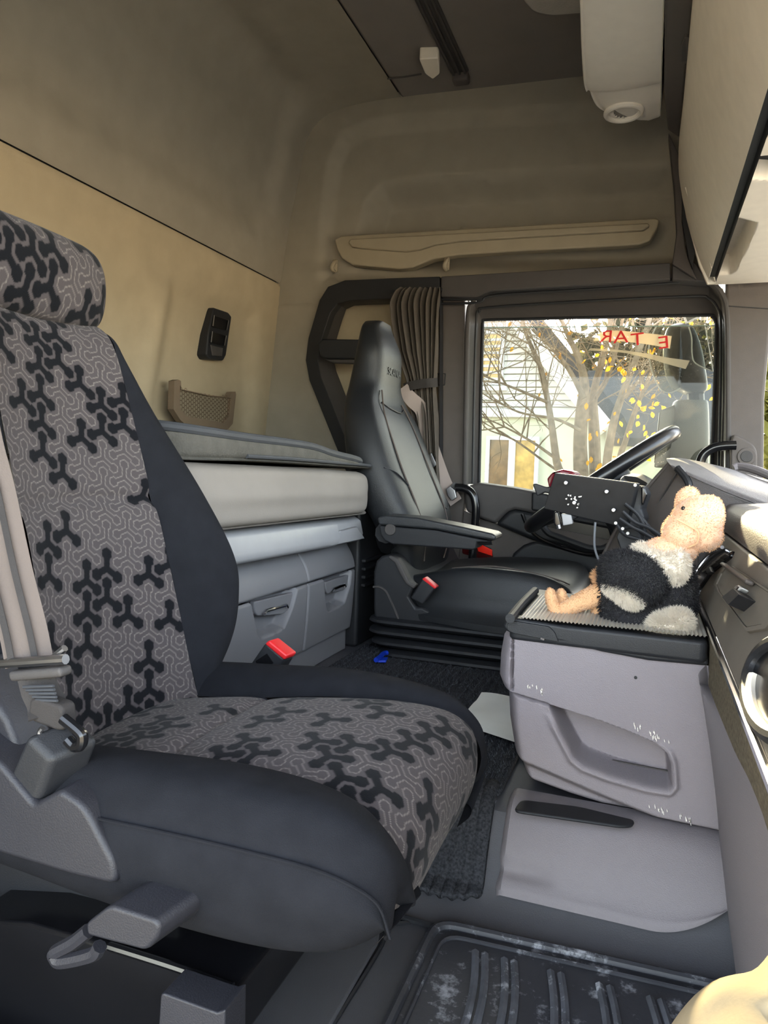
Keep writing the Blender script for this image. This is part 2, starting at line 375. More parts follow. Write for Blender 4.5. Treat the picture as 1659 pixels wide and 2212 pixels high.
# ------------------------------------------------ driver's door
dr = empty('door_1', (-.15, 2.36, .0), kind='structure')
Do = [(1003, 1046), (1007, 860), (1012, 684), (1022, 655), (1052, 637), (1270, 620), (1482, 606), (1530, 611), (1558, 638), (1568, 690), (1568, 860), (1562, 1130)]
Di = [(1033, 1046), (1037, 860), (1041, 706), (1043, 696), (1052, 690), (1270, 685), (1520, 680), (1538, 682), (1547, 692), (1549, 715), (1545, 860), (1534, 1130)]
Oo = PL(Do, y=2.315); Ii = PL(Di, y=2.395)
grid('window_reveal', np.array([[a+(b-a)*t+np.array([0, .012*math.sin(t*math.pi), 0]) for t in np.linspace(0, 1, 8)] for a, b in zip(Oo, Ii)]), M_DARK, dr)
tube('door_seal', PL([(1004, 1062), (1007, 860), (1011, 690), (1021, 655), (1051, 636), (1270, 619), (1482, 605), (1531, 610), (1560, 637), (1571, 690), (1573, 860), (1573, 1100)], y=2.30), .0085, M_DARK, dr, n=10)
tube('glass_run', PL([(1035, 1046), (1039, 860), (1043, 704), (1046, 694), (1055, 691), (1270, 686), (1518, 681), (1537, 684), (1545, 694), (1547, 716), (1543, 860), (1532, 1130)], y=2.392), .005, M_RUBBER, dr, n=8)
tube('inner_bead', PL([(1021, 1046), (1024, 860), (1029, 690), (1036, 673), (1055, 664), (1270, 650), (1495, 640), (1530, 645), (1549, 664), (1557, 700), (1556, 860), (1549, 1120)], y=2.345), .004, M_BLACK, dr, n=8)
q = PL([(948, 640), (1004, 643), (1004, 1075), (985, 1260), (940, 1260)], y=2.318)
prism('lock_pillar', q, (0, .06, 0), M_BROWN, dr, bev=.006)
ring('pillar_lid', rounded(PL([(943, 806), (963, 806), (961, 833), (943, 833)], y=2.316), .004), rounded(PL([(945, 808), (961, 808), (959, 831), (945, 831)], y=2.316), .004), (0, .008, 0), M_BLACK, dr, bev=.0008)
# lower trim
q = PL([(1000, 1062), (1014, 1048), (1033, 1043), (1105, 1053), (1180, 1067), (1250, 1092), (1440, 1120), (1440, 1165), (1200, 1119), (1112, 1101), (1096, 1106), (1070, 1132), (1035, 1119), (1006, 1105)], y=2.285)
prism('upper_trim', q, (0, .12, 0), M_BROWN if False else M_DARK, dr, bev=.012, seg=4)
q = PL([(1148, 1062), (1180, 1067), (1250, 1092), (1440, 1120), (1440, 1150), (1200, 1112), (1147, 1103)], y=2.278)
prism('switch_panel', q, (0, .04, 0), M_BLACK, dr, bev=.008, seg=3)
q = PL([(985, 1095), (1035, 1118), (1070, 1131), (1150, 1166), (1460, 1240), (1460, 1700), (940, 1700), (940, 1090)], y=2.33)
prism('lower_trim', q, (0, .06, 0), M_BROWN, dr, bev=.004)
q = PL([(1068, 1133), (1097, 1105), (1112, 1100), (1200, 1117), (1440, 1162), (1440, 1235), (1285, 1199), (1262, 1197), (1215, 1180), (1150, 1167)], y=2.29)
prism('arm_rest', q, (0, .09, 0), M_BLACK, dr, bev=.016, seg=4)
tube('arm_highlight_edge', PL([(1128, 1110), (1140, 1137), (1165, 1162), (1210, 1182), (1265, 1197), (1300, 1196)], y=2.283), .006, M_GLOSS, dr, n=8)
pull = rounded(PL([(1172, 1118), (1182, 1111), (1210, 1114), (1320, 1135), (1330, 1170), (1300, 1186), (1270, 1183), (1185, 1152), (1172, 1136)], y=2.28), .012)
tube('pull_rim', pull+[pull[0]], .011, M_BLACK, dr, n=10, smooth=0, caps=False)
prism('pull_back', [p+np.array([0, .004, 0]) for p in pull], (0, .01, 0), M_GLOSS, dr, bev=0)
prism('pull_floor', PL([(1178, 1138), (1240, 1150), (1322, 1168), (1305, 1184), (1270, 1180), (1190, 1152)], y=2.276), (0, .006, 0), M_BROWN, dr, bev=0)
q = PL([(1098, 1220), (1108, 1196), (1130, 1178), (1160, 1169), (1215, 1182), (1285, 1201), (1460, 1240), (1460, 1700), (1070, 1700)], y=2.295)
prism('map_pocket', q, (0, .05, 0), M_BLACK, dr, bev=.012, seg=3)
tube('grab_handle', PL([(984, 1053), (1003, 1055), (1018, 1064), (1026, 1082), (1028, 1110), (1023, 1170), (1018, 1240)], y=2.24), .0135, M_GLOSS, dr, n=12)
tube('grab_mount', [P(984, 1053, y=2.24), P(982, 1053, y=2.32)], .016, M_BLACK, dr, n=10)
tube('grab_mount', [P(1018, 1240, y=2.24), P(1017, 1240, y=2.32)], .016, M_BLACK, dr, n=10)
M_REFD = mat('dark_red_lens', (70, 14, 16), .2, .5, var=.05)
M_REF = mat('red_reflector', (255, 44, 24), .25, .5, var=.05, emit=None)
prism('reflector_base', rounded(PL([(998, 1165), (1030, 1172), (1062, 1186), (1065, 1205), (1060, 1211), (1025, 1203), (998, 1196)], y=2.322), .006), (0, .01, 0), M_REFD, dr, bev=.002)
prism('reflector', PL([(1026, 1170), (1032, 1173), (1063, 1188), (1063, 1201), (1033, 1191), (1031, 1184), (1026, 1182)], y=2.319), (0, .006, 0), M_REF, dr, bev=.001)

# the glass, wound down a finger's width, dusty
M_GLASS = bpy.data.materials.new('dusty_window_glass'); M_GLASS.use_nodes = True; t = M_GLASS.node_tree; t.nodes.clear()
ou = t.nodes.new('ShaderNodeOutputMaterial'); tp = t.nodes.new('ShaderNodeBsdfTransparent'); tp.inputs[0].default_value = (.38, .40, .36, 1)
gl = t.nodes.new('ShaderNodeBsdfGlossy'); gl.inputs['Roughness'].default_value = .02; fr = t.nodes.new('ShaderNodeFresnel'); fr.inputs[0].default_value = 1.3
m1 = t.nodes.new('ShaderNodeMixShader'); t.links.new(fr.outputs[0], m1.inputs[0]); t.links.new(tp.outputs[0], m1.inputs[1]); t.links.new(gl.outputs[0], m1.inputs[2])
tl = t.nodes.new('ShaderNodeBsdfTranslucent'); tl.inputs[0].default_value = (.9, .85, .75, 1)
tc = t.nodes.new('ShaderNodeTexCoord'); vo = t.nodes.new('ShaderNodeTexVoronoi'); vo.inputs['Scale'].default_value = 170; t.links.new(tc.outputs['Object'], vo.inputs['Vector'])
vr = t.nodes.new('ShaderNodeValToRGB'); vr.color_ramp.elements[0].position = .0; vr.color_ramp.elements[0].color = (.16, .16, .16, 1); vr.color_ramp.elements[1].position = .26; vr.color_ramp.elements[1].color = (0, 0, 0, 1)
t.links.new(vo.outputs['Distance'], vr.inputs[0])
no = t.nodes.new('ShaderNodeTexNoise'); no.inputs['Scale'].default_value = 7; no.inputs['Detail'].default_value = 6; t.links.new(tc.outputs['Object'], no.inputs['Vector'])
nr_ = t.nodes.new('ShaderNodeMapRange'); nr_.inputs[1].default_value = .45; nr_.inputs[2].default_value = .75; t.links.new(no.outputs[0], nr_.inputs[0])
mu = t.nodes.new('ShaderNodeMath'); mu.operation = 'MULTIPLY'; t.links.new(vr.outputs[0], mu.inputs[0]); t.links.new(nr_.outputs[0], mu.inputs[1])
ad = t.nodes.new('ShaderNodeMath'); ad.operation = 'ADD'; ad.inputs[1].default_value = .004; t.links.new(mu.outputs[0], ad.inputs[0])
m2 = t.nodes.new('ShaderNodeMixShader'); t.links.new(ad.outputs[0], m2.inputs[0]); t.links.new(m1.outputs[0], m2.inputs[1]); t.links.new(tl.outputs[0], m2.inputs[2])
t.links.new(m2.outputs[0], ou.inputs[0])
wn = empty('window_1', (-.2, 2.40, .55), kind='structure')
q = PL([(1034, 712), (1046, 706), (1300, 704), (1550, 702), (1540, 1130), (1300, 1110), (1034, 1050)], y=2.402)
mesh('pane', q, [list(range(len(q)))], M_GLASS, wn, smooth=False)
prism('pane_edge', PL([(1036, 706.5), (1550, 702.5), (1550, 704.2), (1036, 708.2)], y=2.400), (0, .004, 0), mat('glass_edge', (150, 175, 165), .2, .6), wn, bev=0)
M_STRIP = mat('cream_reflection', (238, 222, 190), .7, .2, var=.02); M_STRIPR = mat('red_reflection', (215, 40, 45), .6, .3, var=.04)  # mirror image in the glass, drawn as tinted strips and letters
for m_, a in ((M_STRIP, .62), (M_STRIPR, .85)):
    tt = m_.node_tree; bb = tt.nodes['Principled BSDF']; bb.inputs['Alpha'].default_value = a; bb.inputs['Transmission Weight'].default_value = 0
st_ = empty('window_reflection', (-.05, 2.395, 1.02), 'cream strip with mirrored red capital letters on the driver window glass', 'sticker')  # a reflection in the glass, modelled as strips and letters; no real sticker
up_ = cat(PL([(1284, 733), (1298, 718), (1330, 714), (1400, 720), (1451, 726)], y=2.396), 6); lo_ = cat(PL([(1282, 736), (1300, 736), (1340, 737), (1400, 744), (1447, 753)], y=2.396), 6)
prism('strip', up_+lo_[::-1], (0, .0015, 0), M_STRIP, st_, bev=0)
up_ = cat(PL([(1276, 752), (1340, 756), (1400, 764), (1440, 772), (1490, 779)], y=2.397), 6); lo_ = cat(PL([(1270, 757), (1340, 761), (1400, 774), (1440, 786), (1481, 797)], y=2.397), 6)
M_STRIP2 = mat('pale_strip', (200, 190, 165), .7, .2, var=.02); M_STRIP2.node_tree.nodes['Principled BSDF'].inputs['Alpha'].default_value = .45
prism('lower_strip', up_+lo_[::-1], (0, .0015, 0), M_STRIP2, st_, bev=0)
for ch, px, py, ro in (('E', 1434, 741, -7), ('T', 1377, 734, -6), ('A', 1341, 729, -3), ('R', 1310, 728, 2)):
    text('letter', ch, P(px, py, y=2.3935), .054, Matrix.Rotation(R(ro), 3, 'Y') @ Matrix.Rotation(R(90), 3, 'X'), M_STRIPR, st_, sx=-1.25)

# A-pillar with tweeter, front grab handle, sliver of windscreen
ap = empty('trim_3', (.25, 2.3, .5), kind='structure')
q = PL([(1566, 560), (1600, 545), (1680, 545), (1652, 860), (1649, 1140), (1573, 1140)], y=2.295)
prism('pillar_cover', q, (0, .06, 0), M_BROWN, ap, bev=.010, seg=3)
prism('pillar_top', PL([(1574, 660), (1664, 666), (1664, 668), (1574, 662)], y=2.293), (0, .004, 0), M_BLACK, ap, bev=0)
q = PL([(1578, 955), (1584, 937), (1600, 943), (1628, 960), (1636, 975), (1636, 1035), (1578, 1035)], y=2.268)
prism('tweeter_housing', rounded(q, .012), (0, .05, 0), M_BROWN, ap, bev=.012, seg=4)
sp = empty('tweeter', P(1613, 1000, y=2.265), 'round slotted tweeter grille on the windscreen pillar', 'speaker')
c = P(1613, 986, y=2.264)
def disc(name, c, r, th, m, parent, n=28, axis='y', bev=.002):
    e = {'y': (0, th, 0), 'x': (th, 0, 0), 'z': (0, 0, th)}[axis]
    if axis == 'y': pts = [np.array(c)+r*np.array([math.cos(a), 0, math.sin(a)]) for a in np.linspace(0, 2*math.pi, n, endpoint=False)]
    elif axis == 'x': pts = [np.array(c)+r*np.array([0, math.cos(a), math.sin(a)]) for a in np.linspace(0, 2*math.pi, n, endpoint=False)]
    else: pts = [np.array(c)+r*np.array([math.cos(a), math.sin(a), 0]) for a in np.linspace(0, 2*math.pi, n, endpoint=False)]
    return prism(name, pts, e, m, parent, bev=bev)
disc('grille_rim', c, .0245, .012, M_BROWN, sp); disc('grille_face', c-np.array([0, .0015, 0]), .0165, .004, M_DARK, sp)
box('pillar_cap', (.245, 2.385, 1.19), (.12, .05, .10), M_DARK, ap, bev=.005)
hv = [(0, 0)]+[(.0035*k*math.cos(a), .0035*k*math.sin(a)) for k in (1, 2, 3, 4) for a in np.linspace(0, 2*math.pi, 6*k, endpoint=False)]
v, f = [], []
for (a, b) in hv:
    i0 = len(v)
    for th in np.linspace(0, 2*math.pi, 6, endpoint=False): v.append(c+np.array([a+.0011*math.cos(th), -.0018, b+.0011*math.sin(th)]))
    f.append(list(range(i0, i0+6)))
g_ = mesh('grille_holes', v, f, M_BLACK, sp, smooth=False); g_['kind'] = 'stuff'
tube('pillar_grab_handle', PL([(1590, 962), (1565, 963), (1540, 968), (1520, 982), (1511, 1005), (1509, 1040)], y=2.235), .013, M_GLOSS, ap, n=12)
# windscreen opening frame and cab front (closes the cab around the glass)
fr_ = empty('wall_front', (.7, 1.2, 0), kind='structure')
box('bulkhead', (.62, 1.25, .26), (.04, 2.5, .60), M_BLACK, fr_, bev=0)
box('windscreen_header', (.67, 1.25, 1.62), (.06, 2.5, .60), M_CAB, fr_, bev=.01)
box('windscreen_pillar', (.50, 2.36, .95), (.10, .06, .85), M_DARK, fr_, bev=.01)
# passenger side of the shell (door stands open): wall behind the door and roof rail
wr = empty('wall_right', (-1, .15, 0), kind='structure')
box('quarter_wall', (-1.02, .13, .9), (.78, .04, 1.9), M_LINER, wr, bev=0)
box('roof_rail', (.0, .13, 1.50), (1.5, .04, .60), M_LINER, wr, bev=0)

# ================================================================== OUTSIDE
M_GROUND = mat('gravel_yard', (186, 178, 162), .95, .1, var=.2, vscale=2, bump=.2, bscale=40)
g = mesh('ground', [(-60, -40, -1.45), (60, -40, -1.45), (60, 60, -1.45), (-60, 60, -1.45)], [[0, 1, 2, 3]], M_GROUND, smooth=False); tag(g, kind='structure')
M_PLASTER = mat('pale_plaster', (206, 208, 190), .9, .1, var=.03, vscale=3)
M_BOARD = mat('white_weatherboard', (214, 213, 212), .8, .15, var=.02, vscale=6)
M_WFRAME = mat('white_window_frame', (225, 226, 230), .5, .3, var=.02)
M_WGLASS = mat('amber_reflection_glass', (196, 160, 84), .12, .8, var=.35, vscale=9)  # yellow mirrored foliage painted in as the pane colour
M_WGLASSD = mat('dark_reflecting_glass', (112, 84, 52), .1, .8, var=.5, vscale=7)
M_SLATE = mat('slate_roof', (58, 60, 64), .7, .3, var=.2, vscale=8)
YH = 10.0
ho = empty('house', P(1000, 1250, y=YH), 'white gabled house with weatherboard upper wall and pale plaster ground floor', 'house')
ho.location.z = -1.45
gnd = -1.45
a = P(1282, 900, y=YH); l = P(700, 900, y=YH)
zb = P(1150, 893, y=YH)[2]
prism('plaster_wall', [(l[0], YH, gnd), (a[0], YH, gnd), (a[0], YH, zb), (l[0], YH, zb)], (0, 4.0, 0), M_PLASTER, ho, bev=.02)
zt = P(1150, 707, y=YH)[2]; pitch = (zt-zb)/13
ge = [P(1152, 707, y=YH), P(1300, 886, y=YH)]      # gable slope
for k in range(23):
    z0, z1 = zb+k*pitch, zb+(k+1)*pitch-.012
    xr = lambda z: ge[0][0]+(ge[0][2]-z)/(ge[0][2]-ge[1][2])*(ge[1][0]-ge[0][0])
    v = [(l[0], YH-.06, z0), (xr(z0)-.1, YH-.06, z0), (xr(z1)-.1, YH-.03, z1), (l[0], YH-.03, z1)]
    prism('plank', v, (0, .10, 0), M_BOARD, ho, bev=0)
prism('gable_wall', [(l[0], YH, zb), (xr(zb)-.1, YH, zb), (xr(zb+23*pitch)-.1, YH, zb+23*pitch), (l[0], YH, zb+23*pitch)], (0, 3.0, 0), M_PLASTER, ho, bev=0)
d = (ge[1]-ge[0])/np.linalg.norm(ge[1]-ge[0]); pn = np.array([d[2], 0, -d[0]])*-1
prism('barge_board', [ge[0]-d*1.6, ge[1]+d*.25, ge[1]+d*.25+pn*-.22, ge[0]-d*1.6+pn*-.22], (0, -.35, 0), M_BOARD, ho, bev=.01)
prism('gable_roof', [ge[0]-d*1.6+pn*.16, ge[1]+d*.25+pn*.16, ge[1]+d*.25-pn*.02, ge[0]-d*1.6-pn*.02], (0, 3.2, 0), M_SLATE, ho, bev=0)  # slab thickened and gable run up out of view to shade the passenger seat
prism('string_course', [(l[0], YH-.10, zb-.06), (a[0]+.1, YH-.10, zb-.06), (a[0]+.1, YH-.10, zb+.05), (l[0], YH-.10, zb+.05)], (0, .1, 0), M_BOARD, ho, bev=.01)
def hwindow(px0, px1, py0, py1, panes, y=YH):
    A, B = P(px0, py1, y=y-.05), P(px1, py0, y=y-.05)
    wf = empty('window', (0, 0, 0)); wf.parent = ho; wf.location = Vector(((A[0]+B[0])/2, y, A[2]))-ho.location
    x0, x1, z0, z1 = A[0], B[0], A[2], B[2]
    o4 = [np.array(p) for p in ((x0, y-.09, z0), (x1, y-.09, z0), (x1, y-.09, z1), (x0, y-.09, z1))]
    i4 = [np.array(p) for p in ((x0+.05, y-.09, z0+.05), (x1-.05, y-.09, z0+.05), (x1-.05, y-.09, z1-.05), (x0+.05, y-.09, z1-.05))]
    ring('window_frame', o4, i4, (0, .09, 0), M_WFRAME, wf, bev=0)
    n = len(panes); w = (x1-x0)/n
    for k, m in enumerate(panes):
        prism('pane', [(x0+k*w+.03, y-.045, z0+.03), (x0+(k+1)*w-.03, y-.045, z0+.03), (x0+(k+1)*w-.03, y-.045, z1-.03), (x0+k*w+.03, y-.045, z1-.03)], (0, .03, 0), m, wf, bev=0)
        if k: box('mullion', (x0+k*w, y-.07, (z0+z1)/2), (.09, .06, z1-z0), M_WFRAME, wf, bev=0)
hwindow(1046, 1166, 944, 1085, [M_WGLASSD, M_WGLASS]); hwindow(985, 1092, 712, 832, [M_WGLASS, M_WGLASS])
prism('window_ledge', [P(1000, 834, y=YH-.12), P(1094, 834, y=YH-.12), P(1094, 843, y=YH-.12), P(1000, 843, y=YH-.12)], (0, .12, 0), M_WFRAME, ho, bev=0)
an = empty('annex', P(1400, 1250, y=14.5), 'low plaster annex with slate roof behind the bare tree', 'house'); an.location.z = gnd
q = [P(1262, 940, y=14.5), P(1640, 940, y=14.5)]; x0, x1, z1 = q[0][0], q[1][0], q[0][2]
prism('annex_wall', [(x0, 14.5, gnd), (x1, 14.5, gnd), (x1, 14.5, z1), (x0, 14.5, z1)], (0, 4, 0), M_PLASTER, an, bev=.02)
zr2 = P(1300, 800, y=17.0)[2]
mesh('annex_roof', [(x0-.2, 14.2, z1-.05), (x1, 14.2, z1-.05), (x1, 17.0, zr2), (x0-.2, 17.0, zr2), (x0-.2, 14.2, z1-.2), (x1, 14.2, z1-.2), (x1, 17.0, z1-.2), (x0-.2, 17.0, z1-.2)], [[0, 1, 2, 3], [7, 6, 5, 4], [0, 4, 5, 1], [1, 5, 6, 2], [2, 6, 7, 3], [3, 7, 4, 0]], M_SLATE, an, smooth=False)
A, B = P(1480, 1075, y=14.4), P(1498, 985, y=14.4)
prism('annex_window', [(A[0], 14.42, A[2]), (B[0], 14.42, A[2]), (B[0], 14.42, B[2]), (A[0], 14.42, B[2])], (0, .06, 0), M_WGLASSD, an, bev=0)
# autumn trees far behind
def blob(name, c, r, m, label, grp):
    e = empty(name, (c[0], c[1], gnd), label, 'tree', grp)
    rn = np.random.default_rng(int(abs(c[0]*97+c[1]*13)))
    v, f = [], []
    n = 1500
    dirs = rn.normal(size=(n, 3)); dirs /= np.linalg.norm(dirs, axis=1)[:, None]
    cc = np.array(c)+dirs*np.array(r)*(rn.random((n, 1))**.45)*(1+.25*np.sin(dirs[:, :1]*7+c[0])*np.cos(dirs[:, 2:]*6))
    s = .16+rn.random(n)*.16
    for k in range(n):
        a = rn.normal(size=3); a /= np.linalg.norm(a); b = np.cross(a, rn.normal(size=3)); b /= np.linalg.norm(b)+1e-9
        i0 = len(v); v += [cc[k]+a*s[k], cc[k]+b*s[k]*.6, cc[k]-a*s[k], cc[k]-b*s[k]*.6]; f.append([i0, i0+1, i0+2, i0+3])
    o = mesh('foliage', v, f, m, e, smooth=False); o['kind'] = 'stuff'
    tube('trunk', [(c[0], c[1], gnd), (c[0]+.1, c[1], c[2])], [.22, .08], M_BARK, e, n=8)
def leafmat(name, c, var=.4):
    m = mat(name, c, .8, .2, var=var, vscale=1.3); t = m.node_tree; b = t.nodes['Principled BSDF']
    tl = t.nodes.new('ShaderNodeBsdfTranslucent'); mx = t.nodes.new('ShaderNodeMixShader'); mx.inputs[0].default_value = .45
    t.links.new(t.nodes['Color Ramp'].outputs[0], tl.inputs[0]); t.links.new(b.outputs[0], mx.inputs[1]); t.links.new(tl.outputs[0], mx.inputs[2])
    t.links.new(mx.outputs[0], t.nodes['Material Output'].inputs[0]); return m
M_BARK = mat('grey_bark', (128, 116, 100), .9, .15, var=.3, vscale=20, bump=.8, bscale=60, wear=((190, 160, 60), 14, .66))
M_LY = leafmat('yellow_leaf', (214, 160, 30), .25); M_LO = leafmat('rust_foliage', (170, 120, 48)); M_LD = leafmat('dark_foliage', (66, 66, 54)); M_LG = leafmat('olive_foliage', (120, 118, 60))
for k, (px, py, y, r, m, lab) in enumerate((
        (1400, 800, 25.2, (2.7, 2, 2.9), M_LD, 'dark bare tree crown beyond the annex roof'),
        (1470, 850, 32, (2.8, 2, 3.2), M_LG, 'olive tree crown behind the tall mirror'),
        (1560, 800, 38, (2.9, 2, 4.0), M_LO, 'rust coloured tree crown at the front edge of the window'),
        (1300, 860, 44, (3.4, 2, 3.0), M_LO, 'rust coloured tree crown behind the gable'),
        (1700, 850, 20.9, (1.4, 1.8, 2.2), M_LG, 'olive tree crown seen past the windscreen pillar'))):
    blob('autumn_tree', P(px, py, y=y), r, m, lab, 'autumn trees in the distance')
# the many-stemmed bare tree near the truck
YT = 6.0
te = empty('bare_tree', P(1255, 1120, y=YT), 'grey many-stemmed bare tree with last yellow leaves outside the driver window', 'tree'); te.location.z = gnd
def tpix(l, y): return [P(a, b, y=y) for a, b in l]
K = YT/F
stems = [
    ([(1262, 1420), (1256, 1060), (1253, 960), (1257, 890), (1262, 830), (1252, 780), (1225, 720), (1200, 660)], [20, 16, 14, 13, 10, 7, 5, 3], 0),
    ([(1290, 1420), (1286, 1060), (1284, 950), (1281, 880), (1284, 840), (1300, 780), (1318, 700), (1325, 640)], [17, 13, 12, 10, 8, 7, 5, 4], .15),
    ([(1310, 1420), (1308, 1060), (1322, 930), (1345, 850), (1372, 780), (1400, 700), (1415, 640)], [13, 9, 8, 7, 6, 5, 3], -.2),
    ([(1330, 1420), (1335, 1040), (1352, 950), (1375, 880), (1408, 800), (1440, 720)], [10, 7, 6, 5, 4, 3], .3),
    ([(1230, 1420), (1222, 1080), (1203, 1000), (1192, 920), (1182, 860), (1170, 800), (1140, 730), (1120, 670)], [11, 9, 8, 7, 6, 5, 4, 2.5], -.1),
    ([(1262, 860), (1230, 800), (1195, 755), (1150, 712)], [6, 4.5, 3.5, 2.5], -.15),
    ([(1284, 860), (1310, 820), (1330, 760), (1345, 690)], [7, 5, 4, 3], .2),
    ([(1185, 870), (1120, 842), (1060, 818), (1035, 800)], [3.5, 2.6, 1.8, 1.2], -.25),
    ([(1200, 990), (1150, 955), (1090, 922), (1040, 900)], [3.5, 2.6, 1.8, 1.2], -.1),
    ([(1255, 930), (1200, 905), (1120, 890), (1060, 855), (1045, 830)], [3.5, 2.8, 2, 1.5, 1], -.3),
    ([(1240, 1040), (1180, 1000), (1110, 950), (1050, 925), (1035, 890)], [3.5, 2.6, 2, 1.4, 1], .1),
    ([(1350, 860), (1400, 800), (1450, 770), (1500, 700)], [4, 3, 2.2, 1.5], .3),
]
allp = []
for i, (l, w, dy_) in enumerate(stems):
    p = tpix(l, YT+dy_); tube('stem' if i < 7 else 'branch', p, [a*K for a in w], M_BARK, te, n=8, smooth=5)
    allp.append((p, w))
# twigs: one mesh, too many and thin to pick apart
v, f = [], []
rn = np.random.default_rng(3); tips = []
def twig(p0, d, L, r, dep):
    global v, f
    n = 5; p = np.array(p0); pts = [p]; d = d/np.linalg.norm(d)
    for k in range(n):
        d = d+rn.normal(size=3)*.16; d[2] += .03; d /= np.linalg.norm(d); p = p+d*L/n; pts.append(p)
    i0 = len(v)
    for k, q_ in enumerate(pts):
        rr = r*(1-.75*k/n); a = np.cross(d, [0, 1, 0]); a /= np.linalg.norm(a)+1e-9; b = np.cross(d, a)
        for th in (0, 2.1, 4.2): v.append(q_+rr*(math.cos(th)*a+math.sin(th)*b))
    for k in range(n):
        for j in range(3): f.append([i0+k*3+j, i0+k*3+(j+1) % 3, i0+(k+1)*3+(j+1) % 3, i0+(k+1)*3+j])
    tips.append(pts[-1]); tips.append(pts[3])
    if dep:
        for k in range(rn.integers(2, 5)):
            q_ = pts[rn.integers(1, n+1)]; dd = d+rn.normal(size=3)*np.array([.9, .5, .8]); twig(q_, dd, L*.55, r*.55, dep-1)
for p, w in allp:
    pp = cat(p, 5)
    for k in range(9 if len(p) > 5 else 6):
        i = rn.integers(len(pp)//3, len(pp)-1); d = pp[min(i+1, len(pp)-1)]-pp[i]; d = d/np.linalg.norm(d)
        twig(pp[i], d+np.array([rn.normal()*.9, rn.normal()*.4, .25+rn.normal()*.5]), .55+rn.random()*.5, .008, 2)
tw = mesh('twigs', v, f, M_BARK, te); tw['kind'] = 'stuff'
# leaves: one shared leaf mesh, many objects
lv = [(0, 0, 0), (.3, .06, .35), (.28, .1, .75), (0, .04, 1.15), (-.28, .1, .75), (-.3, .06, .35)]
lme = bpy.data.meshes.new('leaf'); lme.from_pydata(lv, [], [[0, 1, 2, 3], [0, 3, 4, 5]]); lme.materials.append(M_LY)
lme2 = lme.copy(); lme2.materials.clear(); lme2.materials.append(M_LO)
tips = [t_ for t_ in tips if t_[2] > .2]
spots = [P(a, b, y=YT-.2) for a, b in ((1478, 740), (1345, 840), (1365, 790), (1380, 910), (1400, 880), (1398, 930), (1355, 935), (1395, 985), (1300, 1000), (1310, 1030), (1275, 935), (1290, 930), (1435, 900), (1535, 830), (1540, 870), (1515, 1010), (1415, 850), (1340, 800), (1300, 930), (1330, 985), (1352, 820), (1425, 870), (1370, 860), (1318, 770), (1385, 955), (1365, 930), (1290, 1010), (1322, 905), (1300, 745), (1322, 790))]
for s_ in list(spots):
    for _ in range(2): spots.append(s_+rn.normal(size=3)*np.array([.12, .25, .12]))
for k in range(70):
    t_ = tips[rn.integers(len(tips))]; spots.append(t_)
for k, s_ in enumerate(spots):
    small = k >= 90
    o = bpy.data.objects.new('leaf', lme2 if small and rn.random() < .7 else lme); COL.objects.link(o); o.parent = te; o.location = Vector(s_)-te.location
    sc = (.028+rn.random()*.02) if small else (.032+rn.random()*.026); o.scale = (sc,)*3; o.rotation_euler = (rn.normal()*.6+3.1, rn.normal()*.6, rn.normal()*.9)

# door mirrors and the clear wind deflector outside the glass
M_MIRH = mat('mirror_housing', (60, 62, 64), .5, .4, var=.05)
M_MIRG = mat('mirror_glass', (235, 238, 240), .03, .5, metal=1, var=0)
M_MIRB = mat('mirror_shell', (104, 108, 104), .5, .4, var=.05)
mr = empty('door_mirrors', P(1500, 1080, y=2.72), 'tall grey wing mirror cluster outside the driver window', 'mirror')
def sect(px0, px1, py, y0, y1): 
    a, b = P(px0, py, y=(y0+y1)/2), P(px1, py, y=(y0+y1)/2); m = (a+b)/2; hx = (b[0]-a[0])/2; hy = (y1-y0)/2
    return [m+np.array([hx*math.copysign(abs(math.cos(t))**.6, math.cos(t)), hy*math.copysign(abs(math.sin(t))**.6, math.sin(t)), 0]) for t in np.linspace(0, 2*math.pi, 12, endpoint=False)]
loft('wide_angle_housing', [sect(1455, 1480, 702, 2.66, 2.72), sect(1438, 1500, 716, 2.62, 2.76), sect(1432, 1516, 760, 2.60, 2.80), sect(1438, 1525, 810, 2.60, 2.80), sect(1455, 1528, 838, 2.62, 2.78), sect(1478, 1520, 850, 2.64, 2.76)], M_MIRH, mr, n=5, nu=3)
loft('main_housing', [sect(1468, 1524, 868, 2.66, 2.78), sect(1452, 1530, 876, 2.64, 2.82), sect(1448, 1532, 950, 2.64, 2.82), sect(1440, 1530, 1040, 2.64, 2.82), sect(1438, 1528, 1120, 2.66, 2.8)], M_MIRB, mr, n=5, nu=3)
tube('mirror_arm', PL([(1500, 690), (1488, 660), (1470, 600)], y=2.72), .03, M_MIRB, mr, n=10)
tube('mirror_bracket', [P(1470, 600, y=2.72), np.array([.22, 2.62, 1.32]), np.array([.30, 2.48, 1.30])], .03, M_MIRB, mr, n=10)
tube('mirror_stem', PL([(1502, 845), (1505, 885)], y=2.72), .028, M_MIRH, mr, n=10)
g4 = [P(1428, 885, y=2.60), P(1462, 872, y=2.68), P(1456, 905, y=2.68), P(1425, 1010, y=2.66), P(1415, 1010, y=2.60), P(1424, 930, y=2.60)]
prism('mirror_frame', [p+np.array([-.004, -.002, 0]) for p in g4], (.03, .03, 0), M_MIRB, mr, bev=.004)
prism('mirror_plate', [np.mean(g4, 0)+(p-np.mean(g4, 0))*.86+np.array([-.008, -.006, 0]) for p in g4], (.004, .004, 0), M_MIRG, mr, bev=0)
M_CLEAR = M_GLASS.copy(); M_CLEAR.name = 'clear_acrylic'
M_RIM = mat('bright_acrylic_edge', (240, 242, 240), .3, .6, var=.02)
